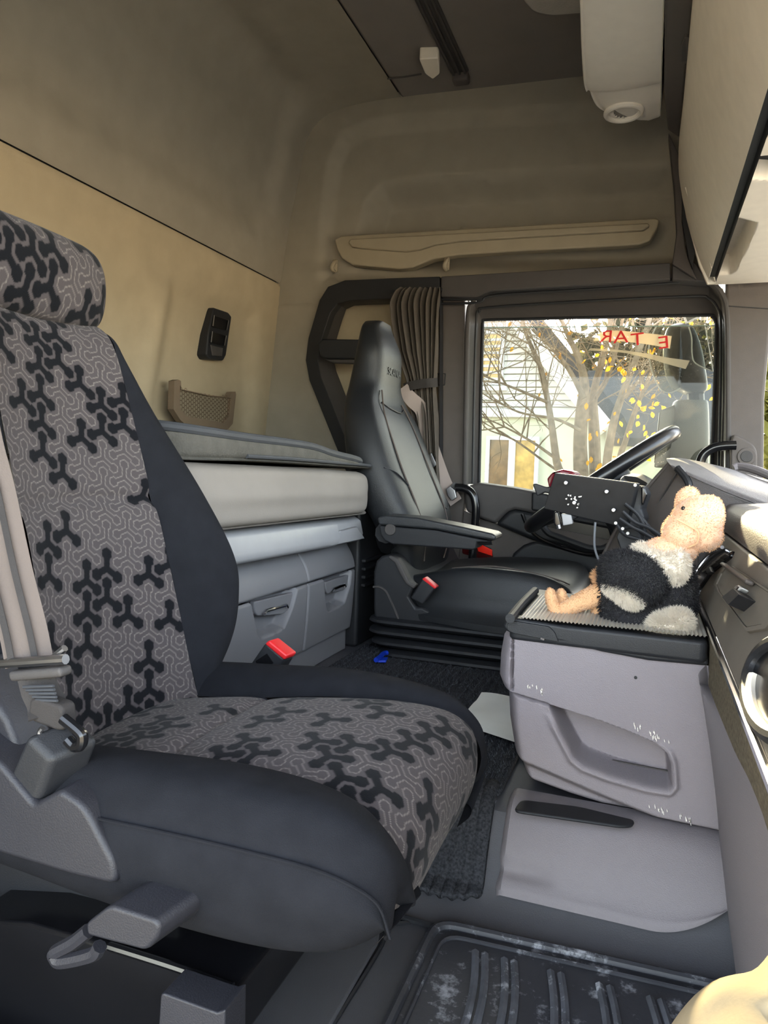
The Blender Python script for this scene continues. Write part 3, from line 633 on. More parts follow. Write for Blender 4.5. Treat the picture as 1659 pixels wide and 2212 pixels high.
df = empty('wind_deflector', P(1450, 870, y=2.50), 'clear curved acrylic wind deflector with bright rim outside the driver window', 'deflector')
dl = cat(PL([(1418, 705), (1405, 735), (1402, 765), (1408, 800), (1420, 830), (1432, 845), (1450, 848), (1470, 838)], y=2.50), 5)
mesh('deflector_sheet', dl+PL([(1475, 780), (1470, 705)], y=2.52), [list(range(len(dl)+2))], M_CLEAR, df, smooth=False)
tube('deflector_rim', dl, .0018, M_RIM, df, n=6, smooth=0)
dl2 = cat(PL([(1488, 706), (1494, 730), (1495, 765), (1503, 785), (1540, 803)], y=2.47), 5)
mesh('deflector_fin', dl2+PL([(1520, 690), (1500, 690)], y=2.47), [list(range(len(dl2)+2))], M_CLEAR, df, smooth=False)
tube('deflector_mount', [P(1520, 690, y=2.47), P(1522, 640, y=2.44), P(1524, 600, y=2.40)], .012, M_RIM, df, n=8)
tube('deflector_fin_rim', dl2+PL([(1522, 700)], y=2.47), .0018, M_RIM, df, n=6, smooth=0)

# ================================================================== FLOOR
M_FLOOR = mat('dark_floor_plastic', (76, 76, 80), .6, .35, var=.06, vscale=6, bump=.3, bscale=600, wear=((140, 140, 142), 60, .74))
M_CARPET = mat('charcoal_carpet', (52, 53, 57), .95, .1, var=.5, vscale=260, bump=.9, bscale=500)
M_FIB = mat('carpet_fibre', (74, 76, 82), .9, .15, var=.5, vscale=300)
M_MATR = mat('dusty_black_rubber', (54, 55, 60), .55, .35, var=.15, vscale=12, bump=.3, bscale=200, wear=((150, 152, 158), 26, .56))
M_MATD = mat('dusty_rubber_ridge', (84, 86, 92), .6, .3, var=.3, vscale=40, wear=((170, 172, 178), 50, .56))
fl = empty('floor', (-.3, 1.2, -.02), kind='structure')
box('floor_pan', (-.35, 1.25, -.02), (2.0, 2.45, .04), M_FLOOR, fl, bev=0)
# engine tunnel: raised middle and driver's side
def sweep_x(name, prof, x0, x1, m, parent, **k):
    v = [(x0, a, b) for a, b in prof]+[(x1, a, b) for a, b in prof]; n = len(prof)
    f = [[i, i+1, n+i+1, n+i] for i in range(n-1)]+[list(range(n))[::-1], [n+i for i in range(n)]]
    o = mesh(name, v, f, m, parent, **k); fixn(o); return o
sweep_x('tunnel', [(.885, -.01), (.895, .003), (.945, .014), (.972, .030), (1.01, .095), (1.025, .112), (1.05, .118), (2.33, .118), (2.33, -.01)], -1.3, .6, M_FLOOR, fl)
tube('floor_seam', PL([(885, 1992), (830, 2002), (825, 2040), (720, 2212)], z=.003), .003, M_BLACK, fl, n=6)
tube('floor_seam', PL([(790, 1958), (900, 1990), (945, 2003)], z=.006), .004, M_BLACK, fl, n=6)
q = PL([(640, 2050), (800, 1996), (822, 2006), (816, 2045), (705, 2240), (520, 2240)], z=.004)
prism('floor_plate', q, (0, 0, .006), M_FLOOR, fl, bev=.003)
# grey moulded tunnel cover
tcv = empty('tunnel_cover', (-.02, .98, .0), 'grey moulded plastic cover on the engine tunnel side below the console', 'cover')
xs = np.linspace(-.176, .135, 60); cp = np.array(cat([(0, 1.075, .129), (0, 1.045, .129), (0, 1.02, .118), (0, .993, .084), (0, .972, .048), (0, .963, .036), (0, .960, .026)], 8)); sl2 = np.linspace(0, 1, len(cp))
V = np.zeros((len(xs), len(cp), 3))
for i, x in enumerate(xs):
    e = np.clip((x-.03)/.10, 0, 1); dn = np.clip((-.170-x)/.006+1, 0, 1)
    lift = .05*e*e*np.clip((sl2-.3)/.7, 0, 1)          # the lower edge turns up towards the front
    yy = cp[:, 1]+.018*np.clip(x/.12, -1, 1)*-1*np.clip(sl2*1.2, 0, 1)*0+lift*.3
    g_ = .006*np.exp(-((sl2-.62)/.05)**2)*np.clip((-.085-x)/.03, 0, 1)
    V[i, :, 0] = x; V[i, :, 1] = yy-.004+dn*.012+g_; V[i, :, 2] = cp[:, 2]+lift+.002-dn*.014-g_*.6
grid('cover_face', V, M_GREY, tcv)
q = PL([(1125, 1733), (1250, 1748), (1372, 1778), (1366, 1790), (1340, 1791), (1108, 1757)], z=.130)
prism('rubber_inset', rounded(q, .012), (0, 0, .005), M_RUBBER, tcv, bev=.003)
# carpets with ribs and pile
def carpet(name, U, Vv, fn, label, nb=9000, seed=1):
    e = empty(name, (0, 0, 0), label, 'carpet', None)
    g = np.array([[fn(u, v) for v in Vv] for u in U]); c = g.reshape(-1, 3); e.location = (c[:, 0].mean(), c[:, 1].mean(), c[:, 2].min())
    o = grid('carpet_sheet', g, M_CARPET, e, ang=80)
    m = o.modifiers.new('thick', 'SOLIDIFY'); m.thickness = .006; m.offset = -1
    rn = np.random.default_rng(seed); v, f = [], []
    for k in range(nb):
        u, w = rn.random(2); p = np.array(fn(U[0]+(U[-1]-U[0])*u, Vv[0]+(Vv[-1]-Vv[0])*w)); d = np.array([rn.normal()*.5, rn.normal()*.5-.1, 1]); d /= np.linalg.norm(d)
        s = np.cross(d, rn.normal(size=3)); s /= np.linalg.norm(s); h = .004+rn.random()*.004
        i0 = len(v); v += [p-s*.0006, p+s*.0006, p+d*h]; f.append([i0, i0+1, i0+2])
    o = mesh('pile', v, f, M_FIB, e, smooth=False); o['kind'] = 'stuff'
    return e
rib = lambda x: .0022*math.cos(x*2*math.pi/.0165)
U = np.linspace(-.69, -.185, 270); Vv = np.linspace(1.045, 1.80, 20)
carpet('tunnel_carpet', U, Vv, lambda u, v: (u, v+.006*math.sin(u*40), .128+rib(u)+.006*math.exp(-((v-1.045)/.01)**2)), 'ribbed charcoal carpet on the tunnel between the seats', 16000, 1)
cpt = np.array(cat([(0, 1.075, .126), (0, 1.04, .126), (0, 1.015, .110), (0, .988, .070), (0, .968, .030), (0, .955, .022), (0, .935, .016)], 6)); tpar = np.linspace(0, 1, len(cpt))
def lowc(u, v):
    e = np.clip((u+.235)/.05, 0, 1); vv = v*(1-.14*e*e)-.05*(u+.24)*0
    return (u, np.interp(vv, tpar, cpt[:, 1]), np.interp(vv, tpar, cpt[:, 2])+rib(u)+.002)
carpet('step_carpet', np.linspace(-.42, -.185, 120), np.linspace(0, 1, 24), lowc, 'ribbed charcoal carpet hanging down the tunnel step beside the passenger seat', 9000, 2)
# ribbed rubber mat in the passenger footwell
rm = empty('rubber_mat', (-.02, .65, 0), 'dusty black rubber footwell mat with raised rim and curved ribs', 'mat')
mo = rounded([(-.232, .890, .003), (.15, .908, .003), (.15, .30, .003), (-.232, .30, .003)], .03)
prism('mat_base', mo, (0, 0, .006), M_MATR, rm, bev=.002)
cl_ = [np.array(p)+np.array([0, 0, .008]) for p in mo]; tube('mat_rim', cl_+[cl_[0]], .0065, M_MATR, rm, n=8, smooth=0)
cl2 = [np.array([p[0]*.93+.0, (p[1]-.62)*.93+.62, .011]) for p in mo]; tube('inner_rim', cl2+[cl2[0]], .0028, M_MATR, rm, n=6, smooth=0)
for k in range(6):
    x0 = -.185+.056*k
    for dx in (0, .012):
        pts = [(x0+dx+.030*math.sin((y_-.56)*9.0)-.02*(k > 0), y_, .009) for y_ in np.linspace(.855, .36, 14)]
        tube('mat_rib', pts, .005, M_MATD, rm, n=6, smooth=2)
# papers and a blue scrap on the floor
pp = empty('paper_sheet', P(1060, 1560, z=.139), 'creased white paper sheet lying on the tunnel carpet', 'paper')
c4 = PL([(1040, 1500), (988, 1562), (1004, 1588), (1200, 1632), (1180, 1510)], z=.139); n_ = 14
V = np.zeros((n_, n_, 3))
for i in range(n_):
    for j in range(n_):
        a, b = i/(n_-1), j/(n_-1); p = (c4[1]*(1-b)+c4[0]*b)*(1-a)+(c4[3]*(1-b)+c4[4]*b)*a
        V[i, j] = p+np.array([0, 0, .006*abs(math.sin(a*5+b*4))*b+.004*math.sin(a*7)*math.sin(b*6)])
grid('sheet', V, M_PAPER, pp)
bs = empty('blue_clip', P(832, 1428, z=.13), 'small bright blue plastic clip at the foot of the driver seat', 'clip')
tube('clip_loop', PL([(812, 1426), (822, 1418), (828, 1412), (836, 1410)], z=.14), .006, M_BLUE, bs, n=8)
prism('clip_tab', PL([(810, 1424), (838, 1424), (834, 1432), (816, 1432)], z=.132), (0, 0, .006), M_BLUE, bs, bev=.002)

# ================================================================== BUNK
M_TOP = mat('quilt_mesh_cloth', (86, 84, 79), .9, .2, var=.15, vscale=30, bump=.8, bscale=260, kind='voronoi')
M_PIPE = mat('quilt_piping', (64, 66, 70), .7, .3, var=.08, bump=.3)
bb = empty('bunk_drawer_unit', (-.95, 1.1, .12), 'grey plastic bunk base with two drawers between the seats', 'cabinet')
XD = -.712
def zf(z): return np.where(z > .335, -.045*np.clip((z-.335)/.085, 0, 1)**2, -.014*np.clip((.335-z)/.19, 0, 1)**2)
def drawer_grid(name, y0, y1, z0, z1, recess, parent, m):
    ny = int((y1-y0)/.003)+2; nz = int((z1-z0)/.003)+2
    Yy, Zz = np.meshgrid(np.linspace(y0, y1, ny), np.linspace(z0, z1, nz), indexing='ij')
    X = XD+zf(Zz)
    if recess is not None:
        X = X-.030*sstep(sdpoly(Yy, Zz, recess), .006)
    e = np.minimum(np.minimum(Yy-y0, y1-Yy), np.minimum(Zz-z0, z1-Zz)); X = X-.006*np.clip(1-e/.0045, 0, 1)**2
    return grid(name, np.stack([X, Yy, Zz], -1), m, parent, ang=60)
YS, YE = 1.472, 1.752; YB = .93
body = prism('base_body', [(XD-.02, YB, .12), (XD-.02, YE-.004, .12), (XD-.02, YE-.004, .40), (XD-.05, YE-.01, .425), (XD-.05, YB, .425)], (-.50, 0, 0), M_DRAW, bb, bev=.004)
drawer_grid('upper_fascia', YB, YS-.001, .338, .428, None, bb, M_DRAW)
drawer_grid('upper_fascia', YS+.001, YE, .338, .428, None, bb, M_DRAW)
def pyz(pts, x=XD): return [(p[1], p[2]) for p in PL(pts, x=x)]
r1 = pyz([(545, 1297), (641, 1274), (632, 1310), (616, 1353), (600, 1363), (570, 1374), (561, 1366)])
r2 = pyz([(702, 1254), (759, 1236), (756, 1262), (746, 1299), (736, 1307), (714, 1317), (709, 1310)])
for (y0, y1, rr, hp, bar) in ((YB, YS-.0015, r1, [(549, 1300), (638, 1279), (632, 1311), (610, 1327), (557, 1331), (551, 1322)], [(570, 1327), (576, 1319), (618, 1307), (621, 1312)]),
                              (YS+.0015, YE, r2, [(704, 1257), (756, 1241), (752, 1266), (742, 1275), (708, 1283), (705, 1276)], [(717, 1279), (721, 1272), (744, 1263), (745, 1268)])):
    dw = empty('drawer', (0, 0, 0)); dw.parent = bb; dw.location = Vector((XD, (y0+y1)/2, .18))-Vector(bb.location)
    drawer_grid('drawer_front', y0, y1, .176, .3345, rr, dw, M_DRAW)
    prism('handle_plate', rounded(PL(hp, x=XD-.008), .006), (-.012, 0, 0), M_DRAW, dw, bev=.003)
    b3 = PL(bar, x=XD-.003); tube('handle_bar', b3, .0035, M_CHROME, dw, n=8, smooth=0)
prism('plinth', [(XD-.03, YB, .118), (XD-.03, YE-.02, .118), (XD-.024, YE-.02, .174), (XD-.024, YB, .174)], (-.3, 0, 0), M_DRAW, bb, bev=.003)
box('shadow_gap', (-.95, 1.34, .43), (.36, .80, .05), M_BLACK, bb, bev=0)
# rail and its latch
rl = empty('bunk_rail', (-.70, 1.25, .43), 'pale grey bunk front rail with a release latch at its end', 'rail')
def rail_pts(y0, y1, x=-.682): return [(x, y0, .431), (x, y1, .422), (x-.004, y1, .468), (x-.012, y1, .476), (x-.012, y0, .488), (x-.004, y0, .480)]
prof = [(-.690, .424), (-.680, .430), (-.676, .445), (-.684, .478), (-.700, .488), (-.76, .488), (-.76, .424)]
def rail(name, y0, y1, m, parent, dx=0, bev=.004, tz=0):
    v = [(a+dx, y0, b) for a, b in prof]+[(a+dx, y1, b-.012*(y1-1.0)/.7) for a, b in prof]; n = len(prof)
    v = [(a, y, b-.012*(y-1.0)/.7) for (a, y, b) in [(p[0]+dx, y0, p[1]) for p in prof]]+[(a, y, b-.012*(y-1.0)/.7) for (a, y, b) in [(p[0]+dx, y1, p[1]) for p in prof]]
    f = [[i, (i+1) % n, n+(i+1) % n, n+i] for i in range(n)]+[list(range(n))[::-1], [n+i for i in range(n)]]
    o = mesh(name, v, f, m, parent, True, bev, 2); fixn(o); return o
rail('rail_bar', .93, 1.563, M_RAIL, rl); rail('rail_end', 1.563, 1.735, M_RAIL, rl, dx=-.010)
lq = PL([(713, 1180), (718, 1152), (772, 1138), (787, 1160), (788, 1164)], x=-.680)
prism('latch', lq, (-.02, 0, 0), M_RAIL, rl, bev=.003)
# mattress
mt = empty('mattress', (-.97, 1.1, .49), 'pale grey bunk mattress with faint embossed pattern', 'mattress')
def sect_y(y, x0, x1, z0, z1, r=.02, puff=0):
    return [(x1-r-.03, y, z0), (x1-r, y, z0), (x1-.004, y, z0+r*.5), (x1, y, z0+r*1.6), (x1+puff, y, (z0+z1)/2), (x1, y, z1-r*1.6), (x1-.006, y, z1-r*.5), (x1-r*1.4, y, z1), (x1-r*1.4-.03, y, z1), ((x0+x1)/2, y, z1), (x0+.03, y, z1), (x0, y, z1-.01), (x0, y, z0+.01), (x0+.03, y, z0)]
loft('mattress_block', [sect_y(.22, -1.25, -.87, .497, .60), sect_y(.6, -1.25, -.87, .496, .604), sect_y(.84, -1.25, -.86, .496, .604), sect_y(.92, -1.25, -.72, .495, .604), sect_y(.96, -1.25, -.665, .494, .604), sect_y(1.05, -1.25, -.660, .494, .603, puff=.006), sect_y(1.4, -1.25, -.660, .490, .598, puff=.006), sect_y(1.64, -1.25, -.662, .487, .592, puff=.004), sect_y(1.690, -1.25, -.663, .487, .591), sect_y(1.712, -1.25, -.670, .491, .586), sect_y(1.722, -1.25, -.686, .500, .576)], M_MATT, mt, n=6, nu=5)
# quilt with piping, its edge lifting off the mattress
qt = empty('quilt', (-.9, 1.1, .60), 'dark grey mesh quilt with piped edge folded on the mattress', 'quilt')
ev = [(1.722, .607, .600), (1.66, .618, .602), (1.5, .630, .605), (1.38, .641, .607), (1.26, .645, .609), (1.12, .648, .610), (1.0, .652, .609), (.93, .657, .609), (.88, .665, .609), (.7, .680, .61), (.4, .69, .61)]
secs = []
for k, (y, zt_, zl) in enumerate(ev):
    fx = -.668-.006*math.sin(k*1.3)-(0, .04, .17, .2, .2)[max(0, k-6)]; w = .03 if k == 0 else 0
    secs.append([(fx-.05, y, zl-.002), (fx-.006, y, zl+.004), (fx+.002-w, y, (zl+zt_)/2), (fx-w, y, zt_-.004), (fx-.012-w, y, zt_+.004), (fx-.05, y, zt_+.010), (fx-.2, y, zt_+.012+.012*math.sin(k*1.1)), (-1.1, y, zt_+.0), (-1.24, y, zl+.012), (-1.24, y, zl-.001)])
loft('quilt_sheet', secs, M_TOP, qt, n=5, nu=4)
tube('piping', [(s[4][0]+.008, s[4][1], s[4][2]-.001) for s in secs], .0085, M_PIPE, qt, n=10)
tube('lower_piping', [(s[1][0]+.006, s[1][1], s[1][2]+.004) for s in secs[:6]], .004, M_PIPE, qt, n=8)
# rear wall fittings: switch panel and net pocket
sw = empty('switch_panel', P(472, 780, x=-1.28), 'black rocker switch panel on the beige rear wall', 'switch panel')
q = PL([(462, 664), (494, 675), (501, 684), (489, 768), (483, 779), (452, 776), (446, 766), (450, 722)], x=-1.272)
prism('panel_body', rounded(q, .006), (-.06, 0, 0), M_BLACK, sw, bev=.005, seg=3)
for k, (a, b) in enumerate((((464, 681), (494, 692)), ((460, 716), (489, 725)))):
    q = PL([a, b, (b[0]-4, b[1]+22), (a[0]-4, a[1]+25)], x=-1.266)
    prism('rocker', q, (-.012, 0, 0), M_GLOSS, sw, bev=.002)
    tube('rocker_trim', [P(a[0]-1, a[1], x=-1.262), P(a[0]-4, a[1]+23, x=-1.262)], .0016, M_STEEL, sw, n=6)
    tube('rocker_trim', [P(b[0], b[1], x=-1.262), P(b[0]-4, b[1]+21, x=-1.262)], .0016, M_STEEL, sw, n=6)
q = PL([(456, 745), (483, 752), (480, 770), (460, 768)], x=-1.268); prism('lamp_lens', q, (-.006, 0, 0), M_DARK, sw, bev=.002)
M_NET = mat('brown_net', (96, 80, 62), .8, .2, var=.05); M_PKT = mat('taupe_plastic', (122, 106, 88), .6, .3, var=.03, bump=.2)
nb = empty('net_pocket', P(440, 928, x=-1.27), 'taupe framed hexagonal net pocket on the rear wall', 'pocket')
XP = -1.262
Ou = [(377, 823), (385, 820), (391, 823), (392, 840), (450, 853), (495, 858), (501, 847), (509, 846), (510, 852), (503, 915), (493, 927), (484, 931), (400, 916), (390, 908), (375, 884)]
Inn = [(389, 832), (390, 833), (391, 836), (392, 842), (450, 855), (497, 860), (499, 861), (500, 861), (500, 863), (497, 897), (491, 905), (484, 914), (405, 899), (398, 893), (389, 880)]
ring('pocket_frame', PL(Ou, x=XP), PL(Inn, x=XP), (-.02, 0, 0), M_PKT, nb, bev=.003)
ip = [(p[1], p[2]) for p in PL(Inn, x=XP)]
prism('pocket_back', [(XP-.012, a, b) for a, b in ip], (-.003, 0, 0), M_LEDGE, nb, bev=0)
v, f = [], []; s_ = .0072
ymin, ymax = min(a for a, b in ip), max(a for a, b in ip); zmin, zmax = min(b for a, b in ip), max(b for a, b in ip)
cells = [(ymin+i*s_*1.5, zmin+(j+.5*(i % 2))*s_*math.sqrt(3)) for i in range(int((ymax-ymin)/(s_*1.5))+2) for j in range(int((zmax-zmin)/(s_*1.732))+2)]
cy, cz = np.array([c[0] for c in cells]), np.array([c[1] for c in cells]); ins = sdpoly(cy, cz, ip) < .002
for (a, b), k in zip(cells, ins):
    if not k: continue
    i0 = len(v)
    for rr in (s_*1.02, s_*.80):
        for h in range(6):
            th = math.pi/3*h; v.append((XP-.004, a+rr*math.cos(th), b+rr*math.sin(th)))
    for h in range(6): f.append([i0+h, i0+(h+1) % 6, i0+6+(h+1) % 6, i0+6+h])
o = mesh('net', v, f, M_NET, nb, smooth=False); o['kind'] = 'stuff'
# black side panel with vent slots beyond the bunk
vp = empty('trim_4', (-.8, 2.0, .12), kind='structure')
box('seat_side_panel', (-.86, 2.02, .33), (.30, .50, .42), M_BLACK, vp, bev=.01)
for k in range(4): box('vent_slat', (-.705, 1.86, .352-.022*k), (.012, .14, .008), M_BLACK, vp, bev=.002)

# ================================================================== DRIVER'S SEAT
YC = 1.965
ds = empty('driver_seat', (-.45, YC, .12), "black leather driver's seat with tall integral headrest and arm rest", 'seat')
rows = [(700, 796, 836, .050), (716, 780, 850, .082), (760, 766, 871, .112), (805, 756, 872, .118), (840, 748, 872, .130), (875, 740, 884, .170), (910, 737, 905, .205), (960, 737, 926, .225), (1010, 744, 944, .232), (1060, 762, 963, .232), (1110, 790, 980, .225), (1160, 822, 982, .21), (1210, 868, 966, .185), (1238, 895, 945, .14)]
secs = []; info = []
for py, pl, pr, w in rows:
    a, b = P(pl, py, y=YC-w*.75), P(pr, py, y=YC+w*.75)
    xb, xf, z = a[0], b[0], (a[2]+b[2])/2
    xm, h = (xb+xf)/2, (xf-xb)/2
    h = max(h, .03); info.append((xm, h, z, w)); s = []
    wings = .012 if .45 < z < .80 else .004
    for t in np.linspace(0, 2*math.pi, 16, endpoint=False):
        c, d = math.cos(t), math.sin(t)
        ex = math.copysign(abs(c)**.75, c)*h; ey = math.copysign(abs(d)**.6, d)*w
        if c > 0: ex += wings*(abs(d)**2)-wings*.6*(1-abs(d))
        s.append((xm+ex, YC+ey, z))
    secs.append(s)
loft('backrest', secs, M_LEATHER, ds, n=6, nu=4)
# stitched seams lying on the leather
def onback(py, fr, lift=.002):
    """point on the front of the backrest at picture row py, fr -1..1 across"""
    i = np.interp(py, [r[0] for r in rows], range(len(rows))); k = int(min(i, len(rows)-2)); t = i-k
    xm, h, z, w = [info[k][j]*(1-t)+info[k+1][j]*t for j in range(4)]
    d = math.copysign(abs(fr)**(1), fr); th = math.asin(np.clip(math.copysign(abs(d)**(1/.6), d), -1, 1)); c = math.cos(th); dd = math.sin(th)
    wings = .012 if .45 < z < .80 else .004
    return np.array([xm+abs(c)**.75*h+wings*dd**2-wings*.6*(1-abs(dd))+lift, YC+d*w, z])
M_STITCH = mat('brown_stitching', (84, 76, 72), .7, .3)
tube('stitch_seam', [onback(p, -.62) for p in (850, 900, 960, 1020, 1080, 1140, 1200)], .0022, M_STITCH, ds, n=6)
tube('stitch_seam', [onback(p, .45) for p in (870, 920, 980, 1040, 1100, 1160, 1210)], .0022, M_STITCH, ds, n=6)
tube('cross_seam', [onback(p, f_) for p, f_ in ((876, -.6), (886, -.2), (890, .2), (880, .45))], .0018, M_BLACK, ds, n=6)
tube('cross_seam', [onback(p, f_) for p, f_ in ((1058, .97), (1085, .8), (1100, .6), (1095, .45))], .0018, M_BLACK, ds, n=6)
tube('cross_seam', [onback(p, f_) for p, f_ in ((1010, -.95), (1020, -.8), (1045, -.62))], .0018, M_BLACK, ds, n=6)
# embossed lettering on the headrest
pt = onback(806, .1, .001); pa, pb = onback(790, .1), onback(825, .1); upd = Vector(pa-pb).normalized(); rtv = Vector((0, 1, 0)); nv_ = rtv.cross(upd)
RM = Matrix((rtv, upd, nv_)).transposed()
text('embossed_lettering', 'SCANIA', pt+np.array([.0005, 0, 0]), .030, RM, M_LEATHW, ds, ext=.0006, sx=1.0)
# cushion
def cush(x, z, hw, bot, nb, fb):
    return [(x, YC-hw, bot), (x, YC-hw-.012, (z+bot)/2), (x, YC-hw+.006, z+nb-.006), (x, YC-hw+.04, z+nb), (x, YC-hw*.5, z), (x, YC, z-.004), (x, YC+hw*.5, z), (x, YC+hw-.04, z+fb), (x, YC+hw-.006, z+fb-.006), (x, YC+hw+.012, (z+bot)/2), (x, YC+hw, bot)]
loft('cushion', [cush(-.60, .318, .20, .23, .0, .0), cush(-.52, .326, .225, .22, .012, .004), cush(-.42, .332, .24, .215, .028, .008), cush(-.32, .338, .245, .21, .026, .008), cush(-.23, .342, .245, .21, .016, .004), cush(-.175, .336, .238, .215, .004, .004), cush(-.150, .318, .225, .225, 0, 0), cush(-.142, .285, .20, .235, 0, 0)], M_LEATHER, ds, n=6, nu=4)
tube('cushion_seam', [(-.45, YC-.215, .358), (-.35, YC-.216, .371), (-.26, YC-.216, .364), (-.19, YC-.21, .350), (-.165, YC-.19, .338)], .002, M_STITCH, ds, n=6)
# plastic base cover
q = PL([(806, 1312), (806, 1235), (812, 1212), (824, 1201), (842, 1198), (856, 1205), (868, 1228), (882, 1258), (896, 1264), (884, 1290), (898, 1312), (912, 1312), (935, 1324), (1010, 1334), (1110, 1346), (1110, 1375), (980, 1362), (870, 1345), (808, 1335)], y=1.705)
prism('base_cover', q, (0, .52, 0), M_BLACK, ds, bev=.008, seg=3)
q = PL([(840, 1199), (858, 1206), (870, 1228), (884, 1257), (899, 1265), (893, 1273), (876, 1262), (862, 1238), (852, 1216), (838, 1206)], y=1.700)
prism('recliner_trim', q, (0, .03, 0), M_DARK, ds, bev=.005, seg=3)
tube('cover_line', PL([(806, 1268), (820, 1268), (834, 1278), (845, 1300), (856, 1325), (862, 1344)], y=1.704), .003, M_DARK, ds, n=6)
# rubber bellows: each fold a ring of its own
def bel(x0, x1, y0, y1, z, r):
    return rounded([(x0, y0, z), (x1, y0, z), (x1, y1, z), (x0, y1, z)], .06, 6)
zz = [(.232, 0), (.222, .012), (.212, 0)]
for k in range(4):
    z0 = .226-.027*k; dx = (.0, .0, .008, .03)[k]
    A = [bel(-.645+dx, -.20, 1.70, 2.24, z0, 0), bel(-.658+dx, -.19, 1.688, 2.25, z0-.006, 0), bel(-.660+dx, -.188, 1.685, 2.252, z0-.012, 0), bel(-.652+dx, -.194, 1.692, 2.246, z0-.018, 0), bel(-.625+dx, -.215, 1.715, 2.22, z0-.026, 0)]
    n = len(A[0]); v = [p for s in A for p in s]; f = [[i*n+j, i*n+(j+1) % n, (i+1)*n+(j+1) % n, (i+1)*n+j] for i in range(4) for j in range(n)]+[list(range(n))[::-1]]
    o = mesh('bellows_fold', v, f, M_RUBBER, ds); fixn(o)
box('pedestal', (-.42, YC, .124), (.36, .44, .03), M_BLACK, ds, bev=.004)
# arm rest
q0 = PL([(814, 1118), (832, 1113), (900, 1118), (1000, 1138), (1062, 1152), (1072, 1158), (1070, 1168), (1030, 1162), (940, 1144), (818, 1134)], y=1.66)
ar = prism('arm_rest', q0, (0, .085, 0), M_LEATHW, ds, bev=.008, seg=3)
q0 = PL([(818, 1135), (940, 1145), (1030, 1163), (1062, 1170), (1030, 1172), (1028, 1184), (1022, 1188), (848, 1176), (830, 1168), (822, 1155)], y=1.665)
prism('arm_rest_shell', q0, (0, .075, 0), M_BLACK, ds, bev=.006, seg=3)
disc('arm_pivot_cap', P(842, 1144, y=1.660), .0145, .01, M_DARK, ds)
tube('arm_adjust_knob', PL([(1028, 1167), (1064, 1166)], y=1.70), .0125, M_RUBBER, ds, n=14)
tube('arm_pivot_arm', [P(835, 1150, y=1.72), P(840, 1175, y=1.80)], .03, M_BLACK, ds, n=10)
# belt and buckle
bk = empty('buckle', (0, 0, 0)); bk.parent = ds; bk.location = Vector(P(900, 1300, y=1.69))-Vector(ds.location)
bq = PL([(886, 1292), (913, 1249), (941, 1270), (912, 1306)], y=1.675); prism('buckle_body', bq, (0, .022, 0), M_BLACK, bk, bev=.004)
bq = PL([(911, 1251), (917, 1247), (943, 1268), (939, 1273)], y=1.674); prism('release_button', bq, (0, .024, 0), M_RED, bk, bev=.002)
def strap(name, pts, w, wd, m, parent, th=.0016, n=6):
    """flat webbing along points; wd = width direction per point or one"""
    p = cat(pts, n); k = len(p); W_ = cat([wd]*len(pts) if np.ndim(wd) == 1 else wd, n); v = []
    for i in range(k):
        t = p[min(i+1, k-1)]-p[max(i-1, 0)]; t /= np.linalg.norm(t); a = W_[i]-t*np.dot(W_[i], t); a /= np.linalg.norm(a); b = np.cross(t, a)
        v += [p[i]-a*w/2-b*th/2, p[i]+a*w/2-b*th/2, p[i]+a*w/2+b*th/2, p[i]-a*w/2+b*th/2]
    f = [[i*4+j, i*4+(j+1) % 4, (i+1)*4+(j+1) % 4, (i+1)*4+j] for i in range(k-1) for j in range(4)]+[[3, 2, 1, 0], [(k-1)*4+j for j in range(4)]]
    o = mesh(name, v, f, m, parent); fixn(o); return o
strap('shoulder_belt', [P(868, 838, y=2.16), P(888, 862, y=2.17), P(910, 885, y=2.20), P(922, 930, y=2.21), P(938, 980, y=2.22), P(962, 1045, y=2.24), P(985, 1085, y=2.26)], .046, np.array([.75, .6, .25]), M_BELT, ds)
bq = PL([(922, 985), (932, 978), (944, 1004), (936, 1010)], y=2.19); prism('belt_tongue', bq, (0, .012, 0), M_STEEL, ds, bev=.002)
bq = PL([(963, 1056), (972, 1050), (982, 1058), (986, 1075), (976, 1082), (966, 1070)], y=2.22); prism('belt_anchor', bq, (0, .012, 0), M_STEEL, ds, bev=.002)

# ================================================================== CURTAIN
M_CURT = mat('grey_brown_curtain', (86, 80, 74), .9, .15, var=.08, vscale=40, bump=.3, bscale=900)
cu = empty('curtain', P(920, 1110, y=2.22), 'grey brown pleated curtain tied back behind the driver seat', 'curtain')
edge = [(622, 862, 953), (632, 850, 953), (660, 842, 950), (700, 846, 948), (760, 856, 946), (815, 874, 943), (832, 879, 940), (850, 880, 941), (900, 890, 945), (980, 898, 948), (1060, 905, 952), (1140, 910, 955), (1230, 912, 956)]
nu = 150; V = np.zeros((nu, 70, 3)); pyv = np.linspace(622, 1230, 70)
for j, py in enumerate(pyv):
    le, ri = np.interp(py, [e[0] for e in edge], [e[1] for e in edge]), np.interp(py, [e[0] for e in edge], [e[2] for e in edge])
    am = np.interp(py, [622, 650, 830, 900, 1200], [.012, .022, .010, .020, .024])
    for i in range(nu):
        u = i/(nu-1); uu = u+.02*math.sin(j*.11+u*5)
        p = P(le+(ri-le)*(u+.012*math.sin(uu*2*math.pi*9+1)), py, y=2.215)
        p[1] += am*math.sin(uu*2*math.pi*9)+.4*am*math.sin(uu*2*math.pi*4.3+2+j*.04); V[i, j] = p
grid('curtain_cloth', V, M_CURT, cu, ang=180)
strap('tie_band', [P(873, 838, y=2.18), P(890, 833, y=2.172), P(910, 829, y=2.17), P(930, 827, y=2.172), P(945, 826, y=2.19)], .028, np.array([0, 0, 1.]), M_BELTD, cu)
tube('curtain_rail', PL([(845, 630), (955, 625)], y=2.235), .006, M_BLACK, cu, n=8)

